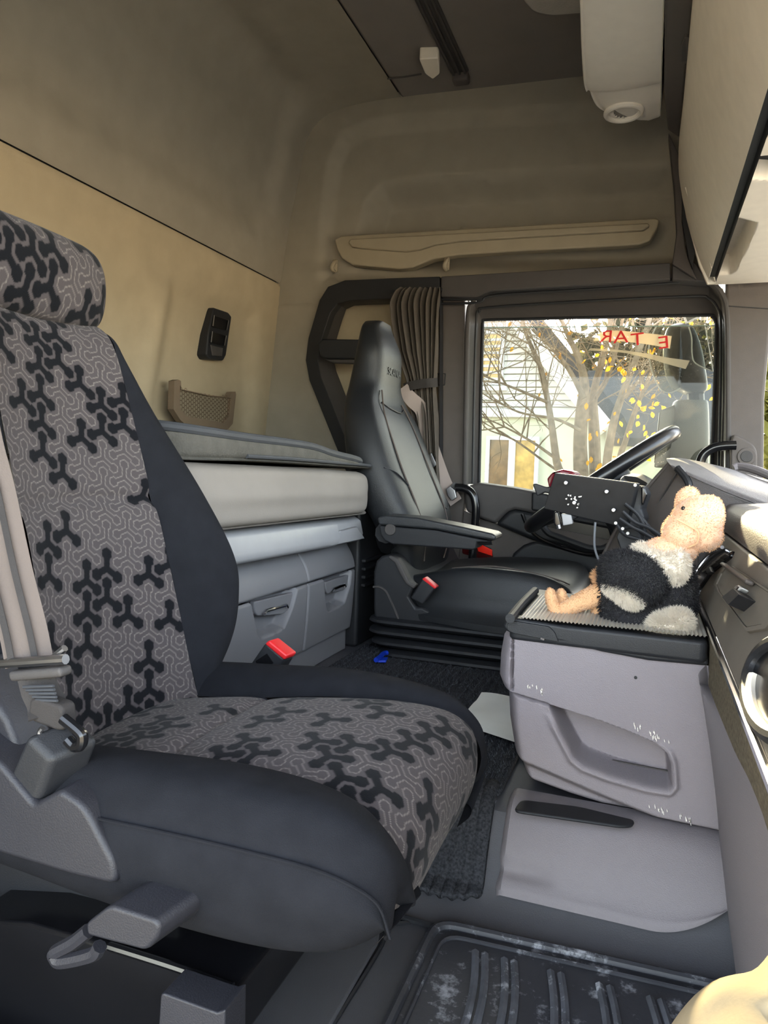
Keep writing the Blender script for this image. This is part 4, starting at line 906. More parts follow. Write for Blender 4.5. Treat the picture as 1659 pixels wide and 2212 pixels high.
# ================================================================== PASSENGER SEAT
A_ = .0365                                          # pitch of the three-lobed woven figure
def weave(u, v, seed=5):
    """woven print: interlocking three-lobed figures; returns linear rgb per point"""
    rot = R(14); x = u*math.cos(rot)-v*math.sin(rot); y = u*math.sin(rot)+v*math.cos(rot)
    e1 = np.array([A_*math.sqrt(3)/2, A_/2]); e2 = np.array([0, A_])
    i0 = np.floor(x/e1[0]).astype(int); best = np.full(x.shape, 9.); bi = np.zeros(x.shape, int); bj = np.zeros(x.shape, int)
    lob = [np.array([math.cos(R(t)), math.sin(R(t))])*A_/3 for t in (90, 210, 330)]; s = A_/math.sqrt(3)
    for di in (-1, 0, 1, 2):
        i = i0+di; j0 = np.floor((y-i*e1[1])/A_).astype(int)
        for dj in (-1, 0, 1, 2):
            j = j0+dj; cx, cy = i*e1[0], i*e1[1]+j*e2[1]; dx, dy = x-cx, y-cy; d = np.full(x.shape, 9.)
            for L in lob:
                qx, qy = dx-L[0]*1.5, dy-L[1]*1.5
                hx = np.maximum(np.abs(qx), np.maximum(np.abs(.5*qx+.866*qy), np.abs(.5*qx-.866*qy)))
                d = np.minimum(d, hx-A_*.205)
                t = np.clip((dx*L[0]+dy*L[1])/(L@L), 0, 1.5); d = np.minimum(d, np.hypot(dx-t*L[0], dy-t*L[1])-A_*.125)
            m = d < best; best = np.where(m, d, best); bi = np.where(m, i, bi); bj = np.where(m, j, bj)
    hk = (bi.astype(np.int64)*73856093) ^ (bj.astype(np.int64)*19349663) ^ (seed*83492791); hk = (hk ^ (hk >> 13))*1274126177; hk = (hk ^ (hk >> 16)) & 0xffff; h = hk/65536
    h2 = np.sin((bi//2)*3.17+(bj//2)*7.31+seed*1.7)*913.7; h2 = h2-np.floor(h2)
    dark = (h < .36+.10*h2)
    base = np.array(lin((72, 67, 68))); dk = np.array(lin((15, 16, 20))); ln = np.array(lin((134, 128, 122))); fillc = np.array(lin((70, 65, 66)))
    w = .00075
    ins = np.clip(.5-(best+.0002)/w, 0, 1)[..., None]; edge = np.clip(1-np.abs(best+.0016)/.0009, 0, 1)[..., None]*.7
    c = base*np.ones(x.shape+(3,)); lite = c*(1-ins)+fillc*ins; lite = lite*(1-edge)+ln*edge
    drk = c*(1-ins)+dk*ins
    return np.where(dark[..., None], drk, lite)
M_WEAVE = bpy.data.materials.new('woven_figure_cloth'); M_WEAVE.use_nodes = True; t = M_WEAVE.node_tree; b = t.nodes['Principled BSDF']
at = t.nodes.new('ShaderNodeAttribute'); at.attribute_name = 'weave'; t.links.new(at.outputs['Color'], b.inputs['Base Color'])
b.inputs['Roughness'].default_value = .92; b.inputs['Specular IOR Level'].default_value = .1; b.inputs['Sheen Weight'].default_value = .05
tc = t.nodes.new('ShaderNodeTexCoord'); n = t.nodes.new('ShaderNodeTexNoise'); n.inputs['Scale'].default_value = 1500; t.links.new(tc.outputs['Object'], n.inputs['Vector'])
ad = t.nodes.new('ShaderNodeMath'); ad.operation = 'ADD'; sp_ = t.nodes.new('ShaderNodeSeparateColor'); t.links.new(at.outputs['Color'], sp_.inputs[0]); ml = t.nodes.new('ShaderNodeMath'); ml.operation = 'MULTIPLY'; ml.inputs[1].default_value = -1.5
t.links.new(sp_.outputs[0], ml.inputs[0]); t.links.new(ml.outputs[0], ad.inputs[0]); t.links.new(n.outputs[0], ad.inputs[1])
bp = t.nodes.new('ShaderNodeBump'); bp.inputs['Strength'].default_value = .3; bp.inputs['Distance'].default_value = .001; t.links.new(ad.outputs[0], bp.inputs['Height']); t.links.new(bp.outputs[0], b.inputs['Normal'])
def finegrid(ctrl, res=.0013, cu=False, n=10):
    C = np.array(ctrl, float); m, k = C.shape[:2]
    A = np.array(cat([r.reshape(-1) for r in C], n, cu)).reshape(-1, k, 3)
    if cu: A = np.vstack([A, A[:1]])
    B = np.array(cat([A[:, j].reshape(-1) for j in range(k)], n)).reshape(-1, A.shape[0], 3).transpose(1, 0, 2)
    def rs(G, res):
        s = np.r_[0, np.cumsum(np.linalg.norm(np.diff(G, axis=0), axis=2).mean(axis=1))]
        t_ = np.linspace(0, s[-1], max(2, int(s[-1]/res)+1)); i = np.clip(np.searchsorted(s, t_)-1, 0, len(s)-2); f_ = ((t_-s[i])/(s[i+1]-s[i]+1e-12))[:, None, None]
        return G[i]*(1-f_)+G[i+1]*f_, t_
    G, u = rs(B, res); G, v = rs(G.transpose(1, 0, 2), res); G = G.transpose(1, 0, 2)
    return G, u, v
def woven(name, ctrl, parent, cu=False, seed=5, res=.0013, uo=0, vo=0):
    G, u, v = finegrid(ctrl, res, cu); nu, nv = G.shape[:2]
    base = np.array(world_loc(parent)); me = bpy.data.meshes.new(name)
    idx = np.arange(nu*nv).reshape(nu, nv); q = np.stack([idx[:-1, :-1], idx[1:, :-1], idx[1:, 1:], idx[:-1, 1:]], -1).reshape(-1, 4)
    me.vertices.add(nu*nv); me.vertices.foreach_set('co', (G.reshape(-1, 3)-base).ravel())
    me.loops.add(q.size); me.loops.foreach_set('vertex_index', q.ravel().astype(np.int32)); me.polygons.add(len(q)); me.polygons.foreach_set('loop_start', np.arange(0, q.size, 4, dtype=np.int32)); me.polygons.foreach_set('loop_total', np.full(len(q), 4, dtype=np.int32))
    me.update(calc_edges=True); me.polygons.foreach_set('use_smooth', np.ones(len(q), bool))
    Uu, Vv = np.meshgrid(u+uo, v+vo, indexing='ij'); c = weave(Vv, Uu, seed); ca = me.color_attributes.new('weave', 'FLOAT_COLOR', 'POINT'); ca.data.foreach_set('color', np.concatenate([c.reshape(-1, 3), np.ones((nu*nv, 1))], 1).ravel())
    me.materials.append(M_WEAVE); o = bpy.data.objects.new(name, me); COL.objects.link(o); o.parent = parent; return o
ps = empty('passenger_seat', (-.42, .69, .0), 'patterned cloth passenger seat in the foreground with black bolsters and grey belt', 'seat')
# cushion centre
cpr = [(-.60, .285), (-.56, .300), (-.50, .311), (-.45, .318), (-.432, .313), (-.414, .322), (-.35, .332), (-.28, .337), (-.22, .333), (-.188, .320), (-.170, .298), (-.165, .268), (-.172, .236), (-.186, .216)]
ctrl = []
for k, (x, z) in enumerate(cpr):
    fr_k = np.clip((k-6)/4, 0, 1); yn, yf = .556-.024*fr_k, .800+.022*fr_k; dz = .010*(1-.7*fr_k); dxs = -.008*np.clip((k-8)/3, 0, 1)
    ctrl.append([(x+dxs, yn, z-dz), (x, yn+.04, z+.001), (x, .68, z+.003), (x, yf-.04, z+.001), (x+dxs, yf, z-dz)])
woven('cushion_panel', ctrl, ps, seed=5)
def bolster(name, secs, m, parent): 
    G, u, v = finegrid(secs, .005); return grid(name, G, m, parent, ang=180)
def nsec(x, sy, sz, ry, rz, side, bz): return [(x, sy, sz), (x, sy-.022, sz+.018+(rz-sz-.018)*.45), (x, ry, rz), (x, side+.012, rz-.018), (x, side, (rz+bz)/2), (x, side+.025, bz+.012), (x, side+.085, bz)]
near = [nsec(-.64, .556, .29, .478, .335, .440, .245), nsec(-.56, .556, .295, .478, .348, .436, .243), nsec(-.48, .556, .303, .476, .356, .434, .240), nsec(-.40, .556, .312, .475, .360, .432, .236), nsec(-.32, .552, .322, .474, .363, .432, .234), nsec(-.25, .546, .324, .473, .362, .434, .236), nsec(-.205, .540, .316, .474, .357, .438, .242), nsec(-.178, .534, .300, .475, .346, .443, .252), nsec(-.160, .533, .276, .478, .328, .450, .264), nsec(-.156, .532, .262, .486, .300, .462, .262), nsec(-.164, .525, .262, .495, .275, .480, .258)]
bolster('near_bolster', near, M_FELT, ps)
def fsec(x, sy, sz, ry, rz, side, bz): return [(x, sy, sz), (x, sy+.02, sz+.012+(rz-sz-.012)*.5), (x, ry, rz), (x, side-.010, rz-.015), (x, side, (rz+bz)/2), (x, side-.02, bz+.012), (x, side-.08, bz)]
far = [fsec(-.64, .80, .285, .852, .318, .886, .235), fsec(-.56, .80, .295, .854, .328, .89, .232), fsec(-.46, .80, .307, .856, .336, .892, .228), fsec(-.36, .803, .322, .858, .343, .893, .225), fsec(-.28, .808, .327, .858, .340, .892, .222), fsec(-.22, .816, .322, .856, .330, .888, .222), fsec(-.19, .820, .308, .852, .314, .88, .224), fsec(-.172, .822, .288, .846, .294, .87, .226), fsec(-.168, .822, .262, .84, .268, .858, .22), fsec(-.18, .82, .228, .832, .232, .845, .21)]
bolster('far_bolster', far, M_FELT, ps)
M_STW = mat('pale_stitching', (62, 64, 68), .8, .2)
tube('side_stitching', [np.array(s[3])*.72+np.array(s[4])*.28+np.array([.0, -.0055, .0005]) for s in near[1:9]]+[np.array(near[9][4])+np.array([.004, -.003, 0])], .0012, M_FELT, ps, n=6)
tube('seam_welt', [(c[0][0], c[0][1], c[0][2]-.001) for c in ctrl[2:11]], .0025, M_FELT, ps, n=6); tube('seam_welt', [(c[4][0], c[4][1], c[4][2]-.001) for c in ctrl[2:11]], .0025, M_FELT, ps, n=6)
# backrest
bpr = [(-.556, .285), (-.566, .318), (-.577, .36), (-.592, .42), (-.610, .49), (-.624, .538), (-.638, .557), (-.638, .576), (-.656, .64), (-.674, .70), (-.690, .748), (-.708, .775), (-.74, .788), (-.79, .786)]
bc = []
for x, z in bpr:
    f_ = np.clip((z-.28)/.5, 0, 1); yn, yf = .572+.012*f_, .802-.012*f_
    bc.append([(x+.014, yn, z), (x+.002, yn+.045, z), (x-.004, .688, z), (x+.002, yf-.045, z), (x+.014, yf, z)])
woven('backrest_panel', bc, ps, seed=11, uo=.3)
sil = [(.270, -.575, .83), (.297, -.555, .855), (.357, -.536, .884), (.417, -.534, .898), (.476, -.545, .900), (.565, -.592, .888), (.67, -.650, .856), (.735, -.685, .826), (.772, -.712, .806), (.79, -.75, .795)]
def wing(side):
    out = []
    for z, x, y in sil:
        sx = np.interp(z, [p[1] for p in bpr], [p[0] for p in bpr])+.014; f_ = np.clip((z-.28)/.5, 0, 1); sy = .802-.012*f_
        row = [(sx, sy, z), ((sx+x)/2+.010, (sy+y)/2-.004, z), (x-.004, y-.012, z), (x-.03, y, z), (x-.07, y-.006, z), (x-.12, y-.05, z), (x-.135, .70, z)]
        out.append([(a, b if side > 0 else 1.374-b, c) for a, b, c in row])
    return out
bolster('far_wing', wing(1), M_FELT, ps); bolster('near_wing', wing(-1), M_FELT, ps)
# headrest
hl = [(-.79, .800), (-.745, .778), (-.712, .777), (-.697, .796), (-.692, .832), (-.698, .864), (-.716, .886), (-.75, .896), (-.80, .888), (-.815, .84)]
hy = [(.548, .02), (.550, .25), (.556, .62), (.575, .88), (.63, 1.0), (.69, 1.03), (.75, 1.0), (.790, .90), (.808, .66), (.814, .28), (.815, .02)]
hc = np.mean(hl, 0)
hctrl = [[(hc[0]+(a-hc[0])*s, y, hc[1]+(b-hc[1])*(s*.5+.5 if s > .8 else s**.7)) for y, s in hy] for a, b in hl]
woven('headrest', hctrl, ps, cu=True, seed=17, res=.0014)
tube('headrest_post', [(-.76, .64, .77), (-.765, .64, .82)], .006, M_STEEL, ps, n=8); tube('headrest_post', [(-.76, .74, .77), (-.765, .74, .82)], .006, M_STEEL, ps, n=8)
# plastic side cover and hinge upright
q = PL([(-70, 1590), (0, 1650), (72, 1737), (128, 1706), (178, 1738), (244, 1862), (252, 1916), (150, 1892), (0, 1846), (-70, 1835)], y=.428)
M_SIDE = mat('charcoal_side_plastic', (40, 40, 45), .5, .4, var=.05, bump=.3, bscale=700)
prism('side_cover', rounded(q, [0, .004, .004, .004, .01, .006, .012, .01, 0, 0]), (0, .055, 0), M_SIDE, ps, bev=.007, seg=3)
q = PL([(-60, 1420), (-8, 1522), (14, 1555), (38, 1618), (36, 1650), (0, 1668), (-60, 1668)], y=.452)
prism('hinge_upright', q, (0, .04, 0), M_SIDE, ps, bev=.006, seg=3)
# belt
bl = empty('seat_belt', (0, 0, 0)); bl.parent = ps; bl.location = Vector(P(80, 1600, y=.45))-Vector(ps.location)
M_BELT2 = mat('striped_belt_webbing', (98, 88, 82), .7, .3, var=.1, vscale=5, bump=.4, bscale=700)
strap('webbing', [np.array([-.79, .555, .72]), np.array([-.765, .55, .79]), np.array([-.69, .535, .805]), np.array([-.61, .51, .755]), P(-55, 900, y=.47), P(-18, 1060, y=.47), P(18, 1230, y=.468), P(50, 1360, y=.465), P(64, 1432, y=.462)], .037, np.array([.78, .62, .05]), M_BELT2, bl)
for dd in (-.010, .004):
    strap('webbing_stripe', [P(-55, 900, y=.468)+np.array([dd, dd*.8-.001, 0]), P(-18, 1060, y=.468)+np.array([dd, dd*.8-.001, 0]), P(18, 1230, y=.466)+np.array([dd, dd*.8-.001, 0]), P(50, 1360, y=.463)+np.array([dd, dd*.8-.001, 0]), P(64, 1430, y=.460)+np.array([dd, dd*.8-.001, 0])], .005, np.array([.78, .62, .05]), M_BELTD, bl)
tube('slide_bar', PL([(-40, 1436), (40, 1431), (142, 1424)], y=.452), .0042, M_STEEL, bl, n=10)
tube('slide_bar_arm', PL([(116, 1420), (140, 1400)], y=.456), .003, M_STEEL, bl, n=8)
q = PL([(14, 1452), (128, 1442), (132, 1464), (20, 1474)], y=.450); prism('slide_block', q, (0, .014, 0), M_DARK, bl, bev=.003)
strap('lower_webbing', [P(78, 1460, y=.458), P(86, 1490, y=.458), P(100, 1520, y=.458), P(104, 1545, y=.452)], .030, np.array([.9, .4, .0]), M_BELTD, bl)
for k in range(5): tube('stitch_row', PL([(50+7*k, 1484+7*k), (116+2*k, 1482+8*k)], y=.4485), .0012, M_STW, bl, n=6)
q = PL([(62, 1512), (78, 1508), (134, 1526), (136, 1580), (118, 1578), (60, 1556)], y=.447); prism('webbing_loop', rounded(q, .006), (0, .016, 0), M_BELTD, bl, bev=.004, seg=3)
tube('tongue', PL([(136, 1552), (172, 1582), (178, 1594), (174, 1610), (160, 1612), (146, 1598)], y=.444), .0045, M_GLOSS, bl, n=10)
tube('tongue_slot', PL([(92, 1572), (86, 1582), (92, 1598), (116, 1618)], y=.441), .0022, M_STEEL, bl, n=8)
q = PL([(56, 1588), (112, 1643), (76, 1740), (64, 1732), (14, 1682)], y=.432); prism('buckle_body', q, (.018, .034, .008), M_BLACK, bl, bev=.006, seg=3)
# inner buckle with red button, between the seats
b2 = empty('inner_buckle', (0, 0, 0)); b2.parent = ps; b2.location = Vector(P(560, 1480, y=.94))-Vector(ps.location)
q = PL([(530, 1448), (572, 1388), (614, 1424), (588, 1470), (545, 1490)], y=.93); prism('buckle_body', q, (.006, .022, 0), M_BLACK, b2, bev=.004)
q = PL([(570, 1391), (580, 1383), (621, 1416), (613, 1427)], y=.928); prism('release_button', q, (.004, .024, 0), M_RED, b2, bev=.003)
q = PL([(552, 1428), (576, 1412), (590, 1432), (566, 1456)], y=.9285); prism('care_label', q, (0, .002, 0), M_GLOSS, b2, bev=0)
tube('buckle_stalk', [P(550, 1470, y=.94), P(520, 1500, y=.93), P(480, 1530, y=.90)], .010, M_BLACK, b2, n=8)
# pedestal, slide rails, height lever
q = PL([(-80, 1985), (60, 1995), (190, 2032), (250, 2050), (380, 2090), (505, 2132), (512, 2150), (500, 2280), (-80, 2500)], y=.47)
prism('pedestal_side', q, (0, .35, 0), M_GLOSS, ps, bev=.004)
box('pedestal_block', (-.50, .69, .115), (.26, .34, .21), M_BLACK, ps, bev=.004)
q = PL([(335, 2320), (346, 2150), (352, 2146), (468, 2188), (486, 2182), (484, 2320)], y=.43); prism('front_bracket', q, (0, .03, 0), M_SIDE, ps, bev=.004)
q = PL([(376, 2008), (526, 2060), (528, 2082), (372, 2028)], y=.52); prism('slide_rail', q, (0, .03, 0), M_BLACK, ps, bev=.002)
tube('rail_edge', PL([(376, 2007), (527, 2059)], y=.518), .0018, M_STEEL, ps, n=6); tube('rail_edge', PL([(404, 1990), (466, 2009)], y=.55), .0018, M_STEEL, ps, n=6)
q = PL([(404, 1990), (466, 2009), (464, 2022), (400, 2006)], y=.552); prism('slide_rail', q, (0, .02, 0), M_BLACK, ps, bev=.002)
tube('damper', PL([(484, 2006), (566, 2030)], y=.56), .0125, M_GLOSS, ps, n=12)
q = PL([(556, 2078), (572, 2084), (628, 2024), (618, 2018)], y=.55); prism('rail_bracket', q, (0, .005, 0), M_BLACK, ps, bev=.001)
tube('pedestal_edge', PL([(236, 2044), (376, 2088), (503, 2132)], y=.466), .0035, M_STEEL if False else M_GLOSS, ps, n=8)
q = PL([(184, 1996), (190, 1990), (226, 1962), (240, 1958), (334, 1988), (344, 2004), (340, 2028), (318, 2052), (306, 2054), (186, 2022)], y=.40)
prism('lever_paddle', rounded(q, .006), (.012, .045, .004), M_SIDE, ps, bev=.008, seg=3)
tube('lever_rod', PL([(192, 2010), (160, 2035), (122, 2056), (120, 2066), (135, 2076), (200, 2062), (216, 2044)], y=.415), .0055, M_SIDE, ps, n=8)
box('sill_step', (-.55, .36, .06), (.5, .10, .12), M_DARK, fl, bev=.02, seg=3)

# ================================================================== CENTRE CONSOLE
def PP(px, py, p0, nrm):
    d = fw+rt*((px-CX)/F)-up*((py-CY)/F); n = np.array(nrm, float); t = np.dot(np.array(p0)-CAM, n)/np.dot(d, n); return CAM+d*t
def arc_at(line, s):
    p = np.array(line, float); q = np.r_[0, np.cumsum(np.linalg.norm(np.diff(p, axis=0), axis=1))]; q /= q[-1]
    return np.stack([np.interp(s, q, p[:, k]) for k in range(p.shape[1])], -1)
def coons(top, bot, lef, rig, nu, nv):
    s, t_ = np.linspace(0, 1, nu), np.linspace(0, 1, nv); T, B, L, Rr = arc_at(top, s), arc_at(bot, s), arc_at(lef, t_), arc_at(rig, t_)
    S, Q = s[:, None, None], t_[None, :, None]
    return (1-Q)*T[:, None]+Q*B[:, None]+(1-S)*L[None]+S*Rr[None]-((1-S)*(1-Q)*T[0]+S*(1-Q)*T[-1]+(1-S)*Q*B[0]+S*Q*B[-1])
M_GREYC = mat('scuffed_console_plastic', (134, 127, 131), .58, .35, var=.04, vscale=8, bump=.35, bscale=800, kind='voronoi', wear=((205, 198, 198), 45, .735))
cs = empty('centre_console', (0, 1.2, .12), 'grey plastic centre console with open side pocket and black lidded top', 'console')
top = [(1092, 1362), (1112, 1368), (1210, 1384), (1300, 1407), (1400, 1426), (1530, 1438)]
bot = [(1122, 1692), (1150, 1708), (1230, 1738), (1300, 1760), (1420, 1782), (1556, 1808)]
lef = [(1092, 1362), (1080, 1380), (1073, 1420), (1070, 1468), (1076, 1484), (1090, 1496), (1093, 1560), (1104, 1630), (1122, 1692)]
rig = [(1530, 1438), (1540, 1560), (1550, 1700), (1556, 1808)]
G2 = coons(top, bot, lef, rig, 200, 160)
X2, Y2 = G2[..., 0], G2[..., 1]
pocket = [(1184, 1522), (1215, 1532), (1290, 1556), (1360, 1582), (1415, 1606), (1440, 1628), (1448, 1650), (1451, 1696), (1444, 1704), (1400, 1697), (1320, 1674), (1262, 1652), (1242, 1636), (1212, 1580)]
sd_ = sdpoly(X2, Y2, pocket)
dep = .055*sstep(sd_+4, 6)
dep = dep-.006*np.exp(-((sd_-9)/7)**2)*np.clip((Y2-(1540+.25*(X2-1184)))/30, 0, 1)      # raised lip below the pocket
gl1 = sdpoly(X2, Y2, [(1106, 1366), (1109, 1366), (1108, 1492), (1103, 1492)]); dep = dep+.012*sstep(gl1, 2)
gl2 = sdpoly(X2, Y2, [(1080, 1489), (1102, 1496), (1184, 1521), (1184, 1524), (1102, 1500), (1080, 1493)]); dep = dep+.010*sstep(gl2, 3)
low = sdpoly(X2, Y2, [(1090, 1640), (1114, 1640), (1180, 1668), (1300, 1720), (1420, 1768), (1560, 1800), (1560, 1850), (1090, 1850)]); dep = dep+.022*sstep(low+6, 12)
edge = np.linspace(0, 1, 200)[:, None]*np.ones((1, 160)); dep = dep+.035*np.clip(1-edge/.07, 0, 1)**2
tedge = np.linspace(0, 1, 160)[None, :]*np.ones((200, 1)); dep = dep+.02*np.clip((tedge-.95)/.05, 0, 1)**2
V = np.zeros(G2.shape[:2]+(3,))
for i in range(200):
    for j in range(160):
        p = P(X2[i, j], Y2[i, j], y=1.045); d = (p-CAM); V[i, j] = p+np.array([0, dep[i, j], 0])
grid('console_side', V, M_GREYC, cs, ang=60)
q = PL([(1215, 1545), (1440, 1640), (1448, 1668), (1262, 1612), (1238, 1606)], y=1.092)
prism('pocket_floor_line', PL([(1240, 1626), (1446, 1666), (1446, 1668), (1240, 1628)], y=1.088), (0, .004, 0), M_DARK, cs, bev=0)
box('console_core', (-.025, 1.29, .25), (.27, .34, .21), M_GREY, cs, bev=.01)
disc('screw_hole', P(1373, 1464, y=1.0435), .0022, .004, M_BLACK, cs, bev=0)
for (a, b, c_, d_) in ((1355, 1560, 60, 22), (1405, 1588, 40, 12), (1395, 1740, 60, 18), (1465, 1758, 28, 12), (1130, 1478, 40, 14)):
    rn = np.random.default_rng(a)
    for k in range(9):
        x0 = a+c_*rn.random(); y0 = b+d_*(x0-a)/c_+rn.normal()*3; h = 3+6*rn.random()
        pr_ = PL([(x0, y0), (x0+1.6, y0), (x0+2.4, y0+h), (x0+1.2, y0+h)], y=1.0415)
        prism('scuff', pr_, (0, .0035, 0), M_WHITE, cs, bev=0)
# black top frame, latch and ribbed tray
ZT = .396
q = PL([(1086, 1352), (1092, 1342), (1104, 1334), (1180, 1346), (1330, 1374), (1440, 1386), (1524, 1384), (1532, 1439), (1400, 1427), (1300, 1409), (1210, 1386), (1112, 1370), (1092, 1364)], y=1.038)
prism('lid_front', q, (0, .03, 0), M_BLACK, cs, bev=.005, seg=3)
q = PL([(1094, 1350), (1104, 1341), (1186, 1354), (1198, 1366), (1206, 1386), (1200, 1386), (1112, 1369), (1096, 1362)], y=1.034)
prism('lid_latch', rounded(q, .003), (0, .01, 0), M_BLACK, cs, bev=.003)
tube('latch_glint', PL([(1168, 1378), (1176, 1381)], y=1.033), .002, M_CHROME, cs, n=6)
q = [P(1100, 1338, z=ZT-.004), P(1128, 1303, z=ZT-.004), P(1152, 1272, z=ZT-.004), P(1166, 1272, z=ZT-.004), (.086, 1.265, ZT-.004), (.086, 1.03, ZT-.004)]
prism('lid_top', rounded(q, .012), (0, 0, -.03), M_BLACK, cs, bev=.006, seg=3)
rimp = [P(1102, 1336, z=ZT+.002), P(1128, 1304, z=ZT+.002), P(1156, 1276, z=ZT+.002)]
tube('lid_rim', rimp, .007, M_BLACK, cs, n=10)
M_TRAY = mat('ribbed_aluminium_tray', (196, 192, 182), .45, .5, metal=.3, var=.04)
x_ = np.linspace(-.163, .085, 420); y_ = np.linspace(1.035, 1.245, 8); V = np.zeros((420, 8, 3))
for i, x in enumerate(x_):
    for j, y in enumerate(y_): V[i, j] = (x+.0*(y-1.04), y, ZT+.0018+.0011*math.cos(x*2*math.pi/.0052))
grid('ribbed_tray', V, M_TRAY, cs, ang=180)

# ================================================================== DASHBOARD
M_DASH = mat('dash_soft_plastic', (88, 84, 84), .55, .4, var=.05, bump=.5, bscale=500, kind='voronoi')
M_DASHL = mat('dash_lower_plastic', (104, 98, 90), .6, .35, var=.05, bump=.3, bscale=700)
M_DCARP = mat('dash_felt', (104, 96, 82), .95, .1, var=.35, vscale=220, bump=.8, bscale=500)
da = empty('dashboard', (.3, 1.1, .1), 'dark dashboard with sockets, vent and storage bowl in front of the passenger', 'dashboard')
def sweep_y(name, prof, y0, y1, m, ny=2, **k):
    ys_ = np.linspace(y0, y1, ny); V = np.array([[(a, y, b) for a, b in prof] for y in ys_]); return grid(name, V, m, da, **k)
def cat2(pr, n=5): return [(p[0], p[1]) for p in cat([(a, b, 0) for a, b in pr], n)]
YDN = .22
# sloped socket panel (strip line to seam), its rounded far end
sl_n = (-.103, 0, .040); p0_ = (.088, 1, .41)
prism('socket_panel', [(.088, YDN, .411), (.088, 1.34, .411), (.0935, 1.42, .425), (.108, 1.48, .462), (.121, 1.47, .495), (.1275, 1.42, .512), (.1275, YDN, .512)], (.14, 0, -.04), M_DASHL, da, bev=.004)
tube('chrome_strip', [(.087, 1.40, .409), (.086, 1.2, .409), (.086, .9, .409), (.086, YDN, .409)], .0038, M_CHROME, da, n=8)
sweep_y('felt_panel', cat2([(.088, .406), (.089, .37), (.090, .335)]), 1.42, 1.03, M_DCARP)
ed = [(1.035, .089, .333), (.95, .091, .333), (.86, .094, .333), (.78, .097, .333), (.62, .103, .333), (.3, .12, .333)]
V = np.array([[(.088+(x-.088)*t-.0, y, .406+(z-.406)*t) for t in np.linspace(0, 1, 8)] for y, x, z in ed]); grid('felt_side', V, M_DCARP, da)
# grey return panel from the console round to the passenger side
Lb = [P(1526, 1436, y=1.04), P(1540, 1600, y=1.036), P(1553, 1800, y=1.03), P(1570, 1950, y=.985), P(1592, 2095, y=.93), P(1600, 2140, y=.92)]
Rb = [np.array([.089, 1.035, .333]), np.array([.096, .82, .333]), np.array([.103, .62, .333]), np.array([.120, .60, .22]), np.array([.138, .59, .08]), np.array([.145, .58, .0])]
Lb, Rb = resample(Lb, 30, False), resample(cat(Rb, 6), 30, False)
V = np.array([[a+(b-a)*t+np.array([-.012, -.012, 0])*math.sin(math.pi*t) for t in np.linspace(0, 1, 14)] for a, b in zip(Lb, Rb)]); grid('return_panel', V, M_GREY, da)
V = np.array([[b+np.array([.05*t, -.9*t*0-.25*t, -.02*t]) for t in np.linspace(0, 1, 5)] for b in Rb]); grid('return_panel_side', V, M_GREY, da)
# ledge and shelf over the socket panel
sweep_y('ledge', cat2([(.1285, .515), (.127, .528), (.1285, .544), (.136, .5545), (.158, .562), (.25, .566), (.60, .57)]), YDN, 1.47, M_DASH, ny=4)
box('ledge_core', (.40, .85, .44), (.40, 1.24, .22), M_BLACK, da, bev=.005)
box('lower_core', (.40, .55, .16), (.40, .62, .30), M_BLACK, da, bev=.005)
# socket bay, strap bar and USB block on the slope
def PS(pts, lift=0):
    n_ = np.array(sl_n)/np.linalg.norm(sl_n); return [PP(a, b, p0_, sl_n)+n_*lift for a, b in pts]
nl = np.array(sl_n)/np.linalg.norm(sl_n)
bay_o = PS([(1548, 1262), (1560, 1236), (1572, 1222), (1585, 1224), (1700, 1298), (1705, 1320), (1660, 1362), (1622, 1368), (1616, 1362), (1555, 1280)], .004); c_ = np.mean(bay_o, 0)
ring('bay_frame', bay_o, [c_+(p-c_)*.90 for p in bay_o], tuple(-nl*.010), M_DASHL, da, bev=.002)
prism('bay_floor', [c_+(p-c_)*.88-nl*.0015 for p in bay_o], tuple(-nl*.004), M_DASHL, da, bev=0)
q = PS([(1572, 1226), (1580, 1222), (1640, 1262), (1634, 1272)], .014); prism('bay_bar', q, tuple(-nl*.010), M_BROWN, da, bev=.003)
q = PS([(1596, 1306), (1622, 1288), (1638, 1302), (1612, 1324)], .020); prism('socket_cover', rounded(q, .003), tuple(-nl*.018), M_RUBBER, da, bev=.004)
for k, (a, b) in enumerate(((1588, 1304), (1600, 1292), (1608, 1280))):
    q = PS([(a, b), (a+8, b-8), (a+16, b-1), (a+8, b+7)], .012); prism('socket', q, tuple(-nl*.010), M_GLOSS if k < 2 else M_WHITE, da, bev=.002)
    q = PS([(a+3, b), (a+8, b-5), (a+12, b-1), (a+7, b+4)], .0135); prism('socket_contact', q, tuple(-nl*.002), M_STEEL, da, bev=0)
# gloss vent at the panel's far end
q = PS([(1497, 1290), (1500, 1258), (1514, 1226), (1540, 1198), (1572, 1184), (1588, 1192), (1582, 1206), (1540, 1240), (1516, 1274), (1508, 1292)], .006)
prism('vent_bezel', q, tuple(-nl*.02), M_GLOSS, da, bev=.004)
tube('vent_trim', PS([(1503, 1286), (1506, 1262), (1520, 1232), (1545, 1204), (1574, 1188)], .010), .003, M_CHROME, da, n=8)
for k in range(4):
    q = PS([(1530+11*k, 1240-9*k), (1548+11*k, 1228-9*k), (1550+11*k, 1231-9*k), (1532+11*k, 1243-9*k)], .011); prism('vent_blade', q, tuple(-nl*.006), M_DARK, da, bev=0)
q = PS([(1540, 1238), (1552, 1232), (1558, 1244), (1546, 1248)], .014); prism('vent_lever', q, tuple(-nl*.006), M_BLACK, da, bev=.002)
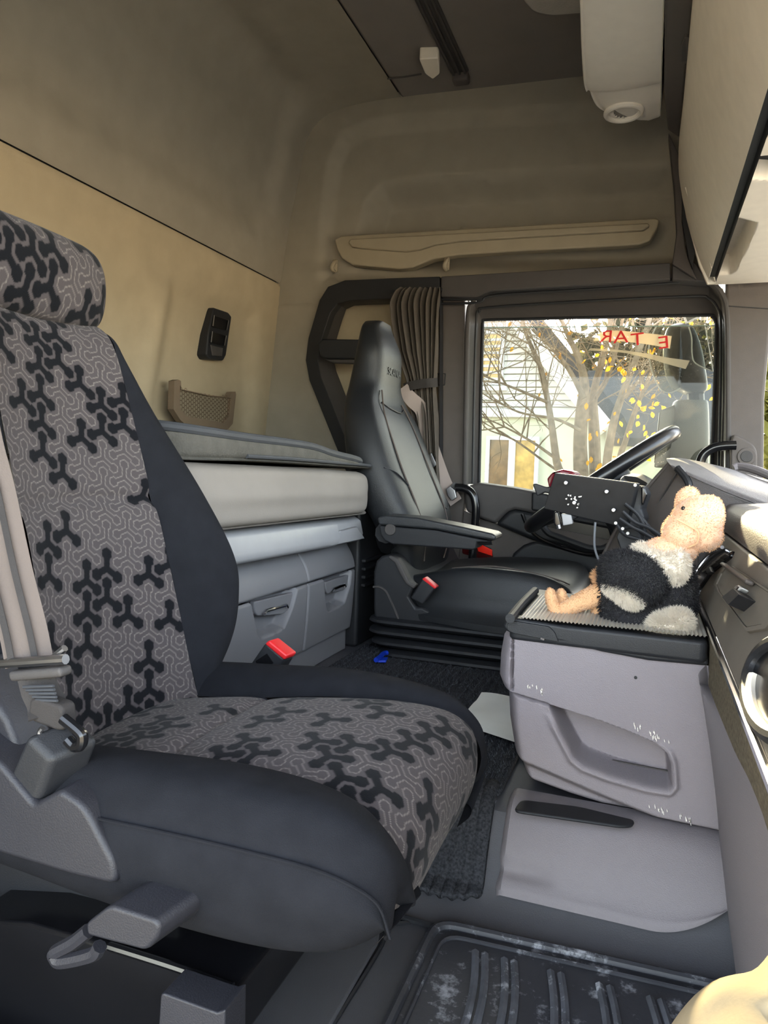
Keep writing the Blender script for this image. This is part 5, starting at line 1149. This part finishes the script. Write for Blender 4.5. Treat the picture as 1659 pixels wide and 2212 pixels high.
# storage bowl on the slope near the passenger
cx_, cy_, rx_, ry_ = 1700, 1490, 84, 108
el = [PP(cx_+rx_*math.cos(a), cy_+ry_*math.sin(a), (.082, 1, .40), sl_n) for a in np.linspace(0, 2*math.pi, 40, endpoint=False)]
prism('bowl', el, tuple(nl*-.02), M_GLOSS, da, bev=.004); tube('bowl_rim', el+[el[0]], .007, M_BLACK, da, n=10, smooth=0, caps=False)
el2 = [PP(cx_+rx_*.93*math.cos(a), cy_+4+ry_*.93*math.sin(a), (.080, 1, .40), sl_n) for a in np.linspace(R(100), R(200), 20)]
tube('bowl_lip', el2, .0045, M_CAB, da, n=8, smooth=0)
# the tower: pad, side face, and the lid facing the driver
pad = [[P(1440, 990, y=1.80), P(1475, 990, y=1.85), P(1560, 1008, y=1.9), P(1659, 1036, y=1.95), P(1800, 1066, y=2.0)],
       [P(1440, 994, y=1.62), P(1480, 1004, y=1.62), P(1560, 1030, y=1.6), P(1659, 1060, y=1.58), P(1800, 1100, y=1.55)],
       [P(1446, 1002, y=1.54), P(1486, 1018, y=1.52), P(1560, 1047, y=1.50), P(1659, 1085, y=1.46), P(1800, 1138, y=1.42)],
       [P(1452, 1010, y=1.53), P(1490, 1028, y=1.50), P(1562, 1060, y=1.475), P(1659, 1098, y=1.44), P(1800, 1152, y=1.40)]]
G, u_, v_ = finegrid(pad, .008); grid('tower_pad', G, M_DASH, da, ang=180)
sf = [P(1452, 1010, y=1.53), P(1490, 1028, y=1.50), P(1562, 1060, y=1.475), P(1659, 1098, y=1.44), P(1800, 1152, y=1.40), P(1800, 1300, y=1.42), P(1600, 1300, y=1.49), P(1512, 1300, y=1.50), P(1505, 1150, y=1.50), P(1487, 1052, y=1.505)]
mesh('tower_side', sf+[p+np.array([0, .30, 0]) for p in sf], [list(range(10)), list(range(19, 9, -1))]+[[(i+1) % 10, i, 10+i, 10+(i+1) % 10] for i in range(10)], M_DASH, da, bev=.004)
ld = [P(1446, 1000, y=1.60), P(1468, 1012, y=1.53), P(1482, 1036, y=1.51), P(1488, 1062, y=1.505), P(1506, 1160, y=1.505), P(1512, 1300, y=1.505), P(1270, 1300, y=1.66), P(1292, 1222, y=1.66), P(1340, 1128, y=1.645), P(1400, 1052, y=1.62)]
prism('tower_lid', ld, (.05, .10, 0), M_BROWN, da, bev=.006, seg=3)
tube('lid_gap', [P(1464, 1011, y=1.525), P(1484, 1036, y=1.503), P(1492, 1064, y=1.498), P(1510, 1160, y=1.497)], .007, M_BLACK, da, n=8)
tube('lid_seam', [P(1462, 1022, y=1.535), P(1430, 1074, y=1.565), P(1396, 1132, y=1.59), P(1370, 1180, y=1.60)], .0018, M_STEEL, da, n=6)
tube('lid_edge', [P(1446, 1000, y=1.597), P(1400, 1052, y=1.617), P(1340, 1128, y=1.642), P(1292, 1222, y=1.657)], .004, M_BROWN, da, n=8)
box('tower_core', (.20, 1.78, .42), (.26, .34, .28), M_BLACK, da, bev=.01)
box('driver_dash_core', (.36, 2.02, .40), (.36, .55, .30), M_BLACK, da, bev=.02)
# handle bar lying on top near the pillar
hq = [P(1584, 1012, y=1.95), P(1600, 1008, y=1.95), P(1640, 1018, y=1.90), P(1700, 1045, y=1.8)]
tube('dash_top_handle', hq, .010, M_GREY, da, n=10)
# steering wheel
M_WHEEL = mat('wheel_leather', (26, 26, 29), .28, .5, var=.06, bump=.1, bscale=600)
sw_ = empty('steering_wheel', (-.122, 1.965, .45), 'glossy black steering wheel beyond the tablet mount', 'steering wheel')
wc = np.array([-.118, 1.965, .588]); wu = np.array([.80, 0, .60]); wn_ = np.array([-.60, 0, .80])
tor = [wc+.213*(math.cos(a)*wu+math.sin(a)*np.array([0, 1, 0])) for a in np.linspace(0, 2*math.pi, 49)]
tube('rim', tor, .0185, M_WHEEL, sw_, n=14, smooth=0, upv=wn_, caps=False)
for a in (R(90), R(-90), R(180)):
    e_ = math.cos(a)*wu+math.sin(a)*np.array([0, 1, 0]); tube('spoke', [wc+e_*.21, wc+e_*.12-wn_*.02, wc+e_*.04-wn_*.03], [.012, .016, .022], M_BLACK, sw_, n=10)
hub = [wc-wn_*.03+.075*(math.cos(a)*wu+math.sin(a)*np.array([0, 1, 0])) for a in np.linspace(0, 2*math.pi, 24, endpoint=False)]
prism('hub_pad', hub, tuple(wn_*.035), M_BLACK, sw_, bev=.012, seg=3)
tube('column', [wc-wn_*.03, wc-wn_*.20], [.045, .06], M_BLACK, sw_, n=14, smooth=0)
icl = empty('instrument_cowl', P(1370, 1060, y=1.80), 'pale silver rimmed instrument cowl behind the steering wheel', 'instrument')
prism('cowl', rounded([P(1336, 1036, y=1.80), P(1345, 1026, y=1.82), P(1375, 1030, y=1.83), P(1402, 1046, y=1.83), P(1398, 1062, y=1.80), P(1345, 1050, y=1.78)], .01), (.02, .16, -.02), M_RAIL, icl, bev=.008, seg=3)
prism('cowl_cap', rounded([P(1345, 1027, y=1.795), P(1375, 1030, y=1.80), P(1400, 1044, y=1.80), P(1394, 1048, y=1.79), P(1352, 1036, y=1.785)], .006), (.015, .14, .006), M_BLACK, icl, bev=.004)
tube('cowl_foot', [P(1372, 1056, y=1.84), P(1385, 1120, y=1.86)], .03, M_BLACK, icl, n=10)

# ================================================================== DEVICE MOUNT
tm = empty('device_mount', P(1330, 1220, y=1.42), 'black metal device bracket with bolts and cables in front of the steering wheel', 'bracket')
pl4 = [P(1198, 1021, y=1.42), P(1376, 1044, y=1.42), P(1352, 1141, y=1.44), P(1174, 1099, y=1.44)]
M_PLATE = mat('scratched_black_plate', (26, 26, 28), .45, .5, var=.2, vscale=60, wear=((150, 150, 150), 55, .72))
prism('plate', pl4, (.006, .014, 0), M_PLATE, tm, bev=.002)
for a, b in ((1222, 1043), (1310, 1062), (1240, 1086), (1325, 1102)):
    c = P(a, b, y=1.412); o = disc('bolt', c, .0042, .008, M_STEEL, tm, n=8, bev=.001)
rn = np.random.default_rng(8)
for k in range(16):
    a, b = 1240+rn.normal()*8, 1078+rn.normal()*7; prism('paint_chip', PL([(a, b), (a+2+3*rn.random(), b-1), (a+3, b+2+2*rn.random()), (a, b+2)], y=1.4185), (0, .003, 0), M_STEEL, tm, bev=0)
q = PL([(1180, 1034), (1192, 1020), (1214, 1014), (1236, 1018), (1244, 1027), (1200, 1024), (1186, 1060)], y=1.46); prism('device_case', q, (.01, .03, 0), mat('dark_red_case', (92, 18, 30), .25, .5), tm, bev=.006)
q = PL([(1150, 1046), (1156, 1044), (1180, 1052), (1200, 1050), (1196, 1068), (1176, 1064), (1160, 1072)], y=1.45); prism('side_clamp', q, (0, .02, 0), M_BLACK, tm, bev=.003)
q = PL([(1196, 1106), (1206, 1104), (1214, 1136), (1202, 1142), (1196, 1130)], y=1.45); prism('pivot', q, (0, .02, 0), M_GLOSS, tm, bev=.003)
q = PL([(1212, 1110), (1234, 1112), (1237, 1132), (1216, 1136)], y=1.44); prism('pivot_block', q, (0, .02, 0), M_RAIL, tm, bev=.002)
tube('pivot_bolt', PL([(1206, 1134), (1208, 1142)], y=1.44), .005, M_STEEL, tm, n=8)
tube('pivot_arm', PL([(1234, 1118), (1255, 1106)], y=1.45), .006, M_BLACK, tm, n=8)
q = PL([(1372, 1048), (1386, 1050), (1397, 1066), (1385, 1100), (1392, 1118), (1380, 1150), (1392, 1180), (1420, 1198), (1400, 1215), (1340, 1190), (1330, 1160), (1352, 1110)], y=1.45); prism('mount_arm', q, (.01, .03, 0), M_BLACK, tm, bev=.004)
q = PL([(1385, 1050), (1393, 1054), (1399, 1068), (1390, 1092), (1385, 1088)], y=1.435); prism('arm_hook', q, (0, .02, 0), M_GLOSS, tm, bev=.003)
for k, l in enumerate(([(1338, 1120), (1365, 1138), (1390, 1150), (1425, 1172)], [(1345, 1105), (1372, 1128), (1402, 1140), (1432, 1160)], [(1330, 1130), (1350, 1155), (1385, 1168), (1410, 1190)], [(1350, 1088), (1378, 1112), (1392, 1142), (1396, 1185)], [(1340, 1142), (1372, 1140), (1400, 1165), (1418, 1180)], [(1358, 1095), (1385, 1118), (1412, 1150), (1440, 1165)])):
    tube('cable', PL(l, y=1.41+.004*k), .0034, M_RUBBER, tm, n=8)
tube('thin_cable', PL([(1286, 1128), (1284, 1160), (1285, 1185), (1294, 1210), (1308, 1228)], y=1.43), .0022, mat('grey_cable', (110, 114, 120), .5, .4), tm, n=8)
for a, b in ((1330, 1130), (1345, 1142), (1356, 1152), (1372, 1048)): disc('arm_screw', P(a, b, y=1.405), .003, .006, M_STEEL, tm, n=8, bev=0)
tube('mount_foot', [P(1385, 1190, y=1.47), P(1400, 1260, y=1.50)], .022, M_BLACK, tm, n=10)

# ================================================================== PLUSH BIRD
M_PEACH = mat('peach_plush', (238, 196, 160), .95, .1, var=.06, vscale=25, bump=.5, bscale=900, sheen=.5)
M_TAN = mat('tan_plush', (224, 180, 136), .95, .1, var=.06, vscale=25, bump=.5, bscale=900, sheen=.4)
M_BFUR = mat('black_fur', (32, 31, 36), .8, .25, var=.2, vscale=60, bump=.5, bscale=500, sheen=.3)
M_WFUR = mat('white_fur', (236, 228, 214), .9, .2, var=.06, vscale=60, bump=.3, bscale=500, sheen=.3)
toy = empty('plush_bird', (.01, 1.13, ZT), 'plush ostrich toy with peach head and black and white fur slumped on the console', 'toy')
def furmat(m):
    c = m.copy(); c.name = m.name+'_hair'; t = c.node_tree; b = t.nodes['Principled BSDF']; tl = t.nodes.new('ShaderNodeBsdfTranslucent'); mx = t.nodes.new('ShaderNodeMixShader'); mx.inputs[0].default_value = .35
    t.links.new(t.nodes['Color Ramp'].outputs[0], tl.inputs[0]); t.links.new(b.outputs[0], mx.inputs[1]); t.links.new(tl.outputs[0], mx.inputs[2]); t.links.new(mx.outputs[0], t.nodes['Material Output'].inputs[0]); return c
HAIR = {m.name: furmat(m) for m in (M_PEACH, M_TAN, M_BFUR, M_WFUR)}
def fur(o, m, n, L, w=.0009, comb=(0, 0, -.5), seed=1, jit=.45):
    """short hair blades over a finished part, one mesh"""
    me = o.data; me.calc_loop_triangles(); rn = np.random.default_rng(seed)
    vc = np.array([v.co[:] for v in me.vertices]); tr_ = np.array([t.vertices[:] for t in me.loop_triangles]); a, b, c = vc[tr_[:, 0]], vc[tr_[:, 1]], vc[tr_[:, 2]]
    cr = np.cross(b-a, c-a); ar_ = np.linalg.norm(cr, axis=1); nn = cr/(ar_[:, None]+1e-12); k = rn.choice(len(tr_), n, p=ar_/ar_.sum()); r1, r2 = np.sqrt(rn.random(n)), rn.random(n)
    p = a[k]*(1-r1)[:, None]+b[k]*(r1*(1-r2))[:, None]+c[k]*(r1*r2)[:, None]; d = nn[k]+np.array(comb)+rn.normal(size=(n, 3))*jit; d /= np.linalg.norm(d, axis=1)[:, None]
    s = np.cross(d, rn.normal(size=(n, 3))); s /= np.linalg.norm(s, axis=1)[:, None]; h = (L*(.6+.6*rn.random(n)))[:, None]
    v = np.stack([p-s*w, p+s*w, p+d*h*.6+nn[k]*h*.1+s*w*.6, p+d*h], 1).reshape(-1, 3); i = np.arange(n)*4
    f = np.stack([i, i+1, i+2, i+3], 1)
    me2 = bpy.data.meshes.new('fur'); me2.from_pydata(v.tolist(), [], f.tolist()); me2.materials.append(HAIR[m.name]); fo = bpy.data.objects.new('fur', me2); COL.objects.link(fo); fo.parent = o; fo['kind'] = 'stuff'; return fo
def blend(name, blobs, m, voxel=.004):
    """several overlapping ellipsoids melted into one skin (metaball style via remesh)"""
    vs, fs = [], []
    for c, s, r in blobs:
        Mx = np.array(Matrix.Rotation(r[2], 3, 'Z') @ Matrix.Rotation(r[1], 3, 'Y') @ Matrix.Rotation(r[0], 3, 'X')); nu, nv = 24, 14; i0 = len(vs)
        for j in range(nv+1):
            for i in range(nu):
                ph, th = math.pi*j/nv, 2*math.pi*i/nu; vs.append(np.array(c)+Mx @ (np.array([math.sin(ph)*math.cos(th), math.sin(ph)*math.sin(th), math.cos(ph)])*np.array(s)))
        for j in range(nv):
            for i in range(nu): fs.append([i0+j*nu+i, i0+(j+1)*nu+i, i0+(j+1)*nu+(i+1) % nu, i0+j*nu+(i+1) % nu])
    o = mesh(name, vs, fs, m, toy); b = bmesh.new(); b.from_mesh(o.data); bmesh.ops.remove_doubles(b, verts=b.verts, dist=1e-6); b.to_mesh(o.data); b.free()
    md = o.modifiers.new('r', 'REMESH'); md.mode = 'VOXEL'; md.voxel_size = voxel; sm = o.modifiers.new('s', 'SMOOTH'); sm.iterations = 8; sm.factor = .6
    dg = bpy.context.evaluated_depsgraph_get(); me = bpy.data.meshes.new_from_object(o.evaluated_get(dg)); o.modifiers.clear(); o.data = me
    me.polygons.foreach_set('use_smooth', [True]*len(me.polygons)); me.materials.clear(); me.materials.append(m); return o
Z3 = (0, 0, 0); px_ = .00071
def tp(a, b, y=1.12): return P(a, b, y=y)
head = blend('head', [(tp(1480, 1150), (.032, .034, .030), Z3), (tp(1508, 1120), (.034, .036, .033), (0, .5, 0)), (tp(1532, 1110), (.020, .028, .027), Z3), (tp(1520, 1158), (.026, .030, .022), Z3), (tp(1496, 1110), (.026, .03, .022), Z3)], M_PEACH)
fur(head, M_PEACH, 5000, .0032, .0005, (0, 0, 0), 1, .5)
ear = blend('ear', [(tp(1482, 1082, 1.125), (.015, .009, .022), (0, .25, 0)), (tp(1490, 1072, 1.125), (.014, .008, .014), Z3)], M_PEACH, .003); fur(ear, M_PEACH, 1500, .003, .0005, (0, 0, 0), 2)
ball('eye', tp(1476, 1098, 1.098), (.003, .003, .003), M_GLOSS, toy, nu=12, nv=8)
tube('face_seam', [tp(1462, 1122, 1.083), tp(1488, 1136, 1.082), tp(1508, 1150, 1.083), tp(1506, 1172, 1.085), tp(1488, 1182, 1.09)], .0012, M_TAN, toy, n=6)
neck = blend('neck', [(tp(1472, 1178), (.026, .026, .024), Z3), (tp(1448, 1190), (.026, .026, .024), Z3), (tp(1426, 1200), (.028, .028, .026), Z3), (tp(1458, 1204), (.024, .024, .022), Z3)], M_PEACH); fur(neck, M_PEACH, 2500, .003, .0005, (0, 0, 0), 3)
col_ = blend('collar', [(tp(1392, 1194), (.018, .022, .012), (0, .3, 0)), (tp(1415, 1208, 1.095), (.020, .018, .012), (0, .5, 0)), (tp(1445, 1222, 1.085), (.020, .016, .014), (0, .6, 0)), (tp(1466, 1224, 1.085), (.013, .014, .024), Z3), (tp(1456, 1240, 1.085), (.010, .012, .016), Z3)], M_WFUR); fur(col_, M_WFUR, 5000, .008, .0005, (0, -.1, -.4), 4)
bodyb = blend('body', [(tp(1420, 1298, 1.14), (.054, .056, .056), Z3), (tp(1454, 1268, 1.13), (.030, .045, .050), Z3), (tp(1395, 1245, 1.13), (.050, .055, .044), Z3), (tp(1345, 1262, 1.125), (.038, .05, .050), (0, .3, 0)), (tp(1360, 1330, 1.12), (.040, .05, .034), Z3), (tp(1400, 1350, 1.12), (.045, .045, .018), Z3)], M_BFUR, .005); fur(bodyb, M_BFUR, 16000, .008, .0005, (-.1, -.1, -.3), 5)
wing_ = blend('wing', [(tp(1350, 1232, 1.085), (.036, .03, .026), (0, .2, 0)), (tp(1380, 1252, 1.08), (.040, .026, .034), (0, .5, 0)), (tp(1330, 1252, 1.085), (.022, .028, .018), Z3)], M_BFUR); fur(wing_, M_BFUR, 9000, .008, .0005, (-.3, -.1, -.3), 6)
wtip = blend('white_wing_tip', [(tp(1330, 1275, 1.072), (.020, .014, .009), (0, .45, 0)), (tp(1356, 1290, 1.068), (.022, .014, .012), (0, .5, 0)), (tp(1374, 1298, 1.07), (.010, .012, .009), Z3)], M_WFUR); fur(wtip, M_WFUR, 5000, .008, .0005, (.3, -.1, -.7), 7)
tail = blend('white_tail', [(tp(1446, 1352, 1.075), (.030, .022, .019), (0, -.3, 0)), (tp(1468, 1342, 1.075), (.016, .02, .016), Z3), (tp(1412, 1368, 1.075), (.018, .018, .009), (0, -.3, 0))], M_WFUR); fur(tail, M_WFUR, 8000, .009, .0005, (0, -.2, .1), 8)
tuft = blend('tail_tuft', [(tp(1300, 1248, 1.10), (.008, .008, .008), Z3)], M_TAN, .003); fur(tuft, M_TAN, 900, .012, .0006, (-.7, 0, .3), 9)
def leg(pts, r, y): return blend('leg', [(tp(a, b, y), (rr, rr, rr), Z3) for (a, b), rr in zip([tuple(np.array(pts[0])+(np.array(pts[-1])-np.array(pts[0]))*t) for t in np.linspace(0, 1, 9)], np.linspace(r[0], r[1], 9))], M_TAN, .003)
l1 = leg([(1218, 1316), (1305, 1278)], (.0115, .0175), 1.11); fur(l1, M_TAN, 3000, .002, .0005, (0, 0, 0), 10)
ft = blend('foot', [(tp(1192, 1296, 1.11), (.0095, .012, .020), (0, -.25, 0)), (tp(1206, 1322, 1.11), (.015, .014, .010), Z3), (tp(1214, 1294, 1.135), (.0095, .011, .018), (0, -.25, 0))], M_TAN, .003); fur(ft, M_TAN, 2500, .002, .0005, (0, 0, 0), 11)
ft2 = blend('foot', [(tp(1296, 1312, 1.13), (.014, .014, .019), Z3), (tp(1290, 1278, 1.16), (.016, .012, .012), (0, .4, 0))], M_TAN, .003); fur(ft2, M_TAN, 2000, .002, .0005, (0, 0, 0), 12)

# ================================================================== OVERHEAD
oc = empty('overhead_cabinet', (.2, 1.2, 1.14), 'beige overhead cabinet with open pockets above the windscreen', 'cabinet')
YF = 2.20
pr1 = cat2([(.032, 1.60), (.030, 1.455), (.042, 1.37), (.068, 1.28), (.098, 1.20), (.1255, 1.145)], 6)
yy_ = [YF-.02, YF-.06, 1.9, 1.4, .9, .4, .25]; V = []
for k, y in enumerate(yy_):
    V.append([(a+(.020 if k == 0 else 0), y+(.04*max(0, 1.40-b)/.25 if k < 2 else 0), b) for a, b in pr1])
G, u_, v_ = finegrid(V, .01); grid('cabinet_face', G, M_CAB, oc, ang=180)
hl2 = [(.088, 1.222), (.1235, 1.152)]
sweep = lambda name, prof, y0, y1, m, par: grid(name, np.array([[(a, y, b) for a, b in prof] for y in np.linspace(y0, y1, 4)]), m, par)
sweep('lid_gap', [(.1255, 1.146), (.129, 1.160), (.142, 1.160), (.146, 1.145)], .25, YF+.02, M_BLACK, oc)
prism('lid_split', [(.05, 2.02, 1.338), (.125, 2.06, 1.145), (.1255, 2.068, 1.145), (.05, 2.028, 1.338)], (-.003, 0, 0), M_CAB, oc, bev=0)
# underside: a plate with two pockets
pkt = [P(1567, 470, z=1.14), P(1630, 486, z=1.14), P(1618, 520, z=1.14), P(1585, 588, z=1.14), P(1575, 594, z=1.14), P(1541, 596, z=1.14)]
pkt2 = [P(1616, 346, z=1.14), P(1700, 340, z=1.14), P(1700, 392, z=1.14), P(1614, 386, z=1.14)]
X_, Y_ = np.meshgrid(np.linspace(.146, .60, 170), np.linspace(.25, YF+.04, 330), indexing='ij')
dz = .05*sstep(sdpoly(X_, Y_, [(p[0], p[1]) for p in pkt]), .006)+.06*sstep(sdpoly(X_, Y_, [(p[0], p[1]) for p in pkt2]), .006)
dz = dz+.006*sstep(np.abs(Y_-1.50)-.001, .002)
grid('underside', np.stack([X_, Y_, 1.143+dz+.0*X_], -1), M_CAB, oc, ang=60)
prism('pocket_liner', [p+np.array([0, 0, .055]) for p in pkt2], (0, 0, -.02), M_BLACK, oc, bev=0)
prism('end_cheek', [(.03, YF+.0, 1.56), (.035, YF, 1.44), (.06, YF+.02, 1.33), (.10, YF+.035, 1.20), (.1255, YF+.04, 1.146), (.6, YF+.04, 1.146), (.6, YF, 1.56)], (0, .012, 0), M_CAB, oc, bev=.002)
box('cabinet_body', (.36, 1.2, 1.46), (.50, 1.90, .44), M_CAB, oc, bev=.01)
# grey trim and dark grille between cabinet and side lining
tg = empty('trim_5', (0, 2.1, 1.2), kind='structure')
v = [P(1440, -20, y=1.35), P(1500, -20, y=1.35), P(1470, 330, y=2.12), P(1440, 300, y=2.1)]
prism('front_trim', [P(1436, 0, z=1.50), P(1498, 0, z=1.50), P(1468, 300, z=1.50), P(1442, 282, z=1.50), P(1434, 200, z=1.50)], (0, 0, .3), M_BROWN, tg, bev=.006)
prism('side_trim', PL([(1444, 285), (1466, 330), (1476, 420), (1474, 480), (1482, 540), (1498, 588), (1506, 604), (1452, 570), (1462, 500), (1456, 400)], y=2.245), (0, .05, 0), M_BROWN, tg, bev=.004)
prism('speaker_recess', PL([(1472, 398), (1482, 400), (1512, 450), (1508, 500), (1496, 580), (1488, 560), (1474, 480)], y=2.235), (0, .02, 0), M_BLACK, tg, bev=.002)
ug = empty('pull_handle', (0, 0, 0)); ug.parent = tg; ug.location = Vector(P(1480, 140, z=1.49))-Vector(tg.location)
prism('handle_bar', rounded([P(1472, 96, z=1.495), P(1480, 78, z=1.495), P(1490, 82, z=1.495), P(1484, 138, z=1.495), P(1470, 138, z=1.495)], .006), (0, 0, .02), M_BROWN, ug, bev=.004)
prism('handle_slot', rounded([P(1474, 98, z=1.494), P(1480, 84, z=1.494), P(1482, 132, z=1.494), P(1472, 134, z=1.494)], .004), (0, 0, .004), M_DARK, ug, bev=.001)
# white roof unit with ringed holder
ru = empty('roof_unit', (-.1, 1.3, 1.52), 'off-white plastic roof unit with a toothed round holder at its end', 'roof unit')
def rsec(y, x0, x1, z, r): return [(x0, y, 1.79), (x0, y, z+r*1.2), (x0+r*.3, y, z+r*.3), (x0+r*1.2, y, z), ((x0+x1)/2, y, z-.004), (x1-.012, y, z), (x1-.002, y, z+.004), (x1, y, z+.02), (x1, y, 1.79)]
loft('unit_body', [rsec(.5, -.120, -.020, 1.525, .02), rsec(1.2, -.158, -.020, 1.522, .02), rsec(1.5, -.176, -.020, 1.52, .02), rsec(1.65, -.186, -.020, 1.52, .02), rsec(1.80, -.194, -.020, 1.522, .022), rsec(1.86, -.194, -.020, 1.526, .024), rsec(1.875, -.192, -.020, 1.535, .024)], M_WHITE, ru, n=5, nu=4)
loft('unit_end', [rsec(1.86, -.190, -.020, 1.534, .03), rsec(1.92, -.184, -.020, 1.530, .03), rsec(1.97, -.170, -.020, 1.528, .03), rsec(2.03, -.13, -.020, 1.530, .03), rsec(2.055, -.08, -.020, 1.534, .03)], M_WHITE, ru, n=5, nu=4)
rc = P(1347, 243, z=1.523)
rg = [rc+.042*np.array([math.cos(a), math.sin(a), 0]) for a in np.linspace(0, 2*math.pi, 41)]
tube('holder_ring', rg, .0075, M_WHITE, ru, n=10, smooth=0, caps=False)
M_HOLE = mat('grey_holder_inside', (150, 146, 140), .6, .3)
disc('holder_well', rc+np.array([0, 0, .004]), .041, .03, M_HOLE, ru, axis='z', bev=0)
for k in range(7):
    a = R(95)+k*R(19); e_ = np.array([math.cos(a), math.sin(a), 0]); tn_ = np.array([-e_[1], e_[0], 0])
    prism('holder_tooth', [rc+e_*.041+tn_*.0075, rc+e_*.041-tn_*.0075, rc+e_*.024], (0, 0, .003), M_WHITE, ru, bev=0)

# ================================================================== FOREGROUND CLOTH
M_CREAM = mat('cream_cloth', (168, 154, 128), .9, .1, var=.05, vscale=20, bump=.2, bscale=300)
fc = empty('cream_cloth', P(1600, 2212, y=.30), 'cream cloth draped in soft folds at the bottom right foreground', 'cloth')
sil_ = cat([(1425, 2250, 0), (1455, 2205, 0), (1490, 2160, 0), (1535, 2122, 0), (1580, 2106, 0), (1622, 2098, 0), (1645, 2080, 0), (1680, 2035, 0), (1720, 1980, 0)], 5)
ctrl = []
for (ox, oy, y) in ((10, 12, .425), (0, 0, .40), (14, 16, .375), (45, 52, .355), (90, 100, .34), (150, 160, .33)):
    ctrl.append([P(a[0]+ox, a[1]+oy, y=y+.0045*math.sin(k*.9+oy*.09)*(oy > 20)) for k, a in enumerate(sil_[::4])])
G, u_, v_ = finegrid(ctrl, .004)
o = grid('cloth_fold', G, M_CREAM, fc, ang=180); md = o.modifiers.new('t', 'SOLIDIFY'); md.thickness = .012; md.offset = -1
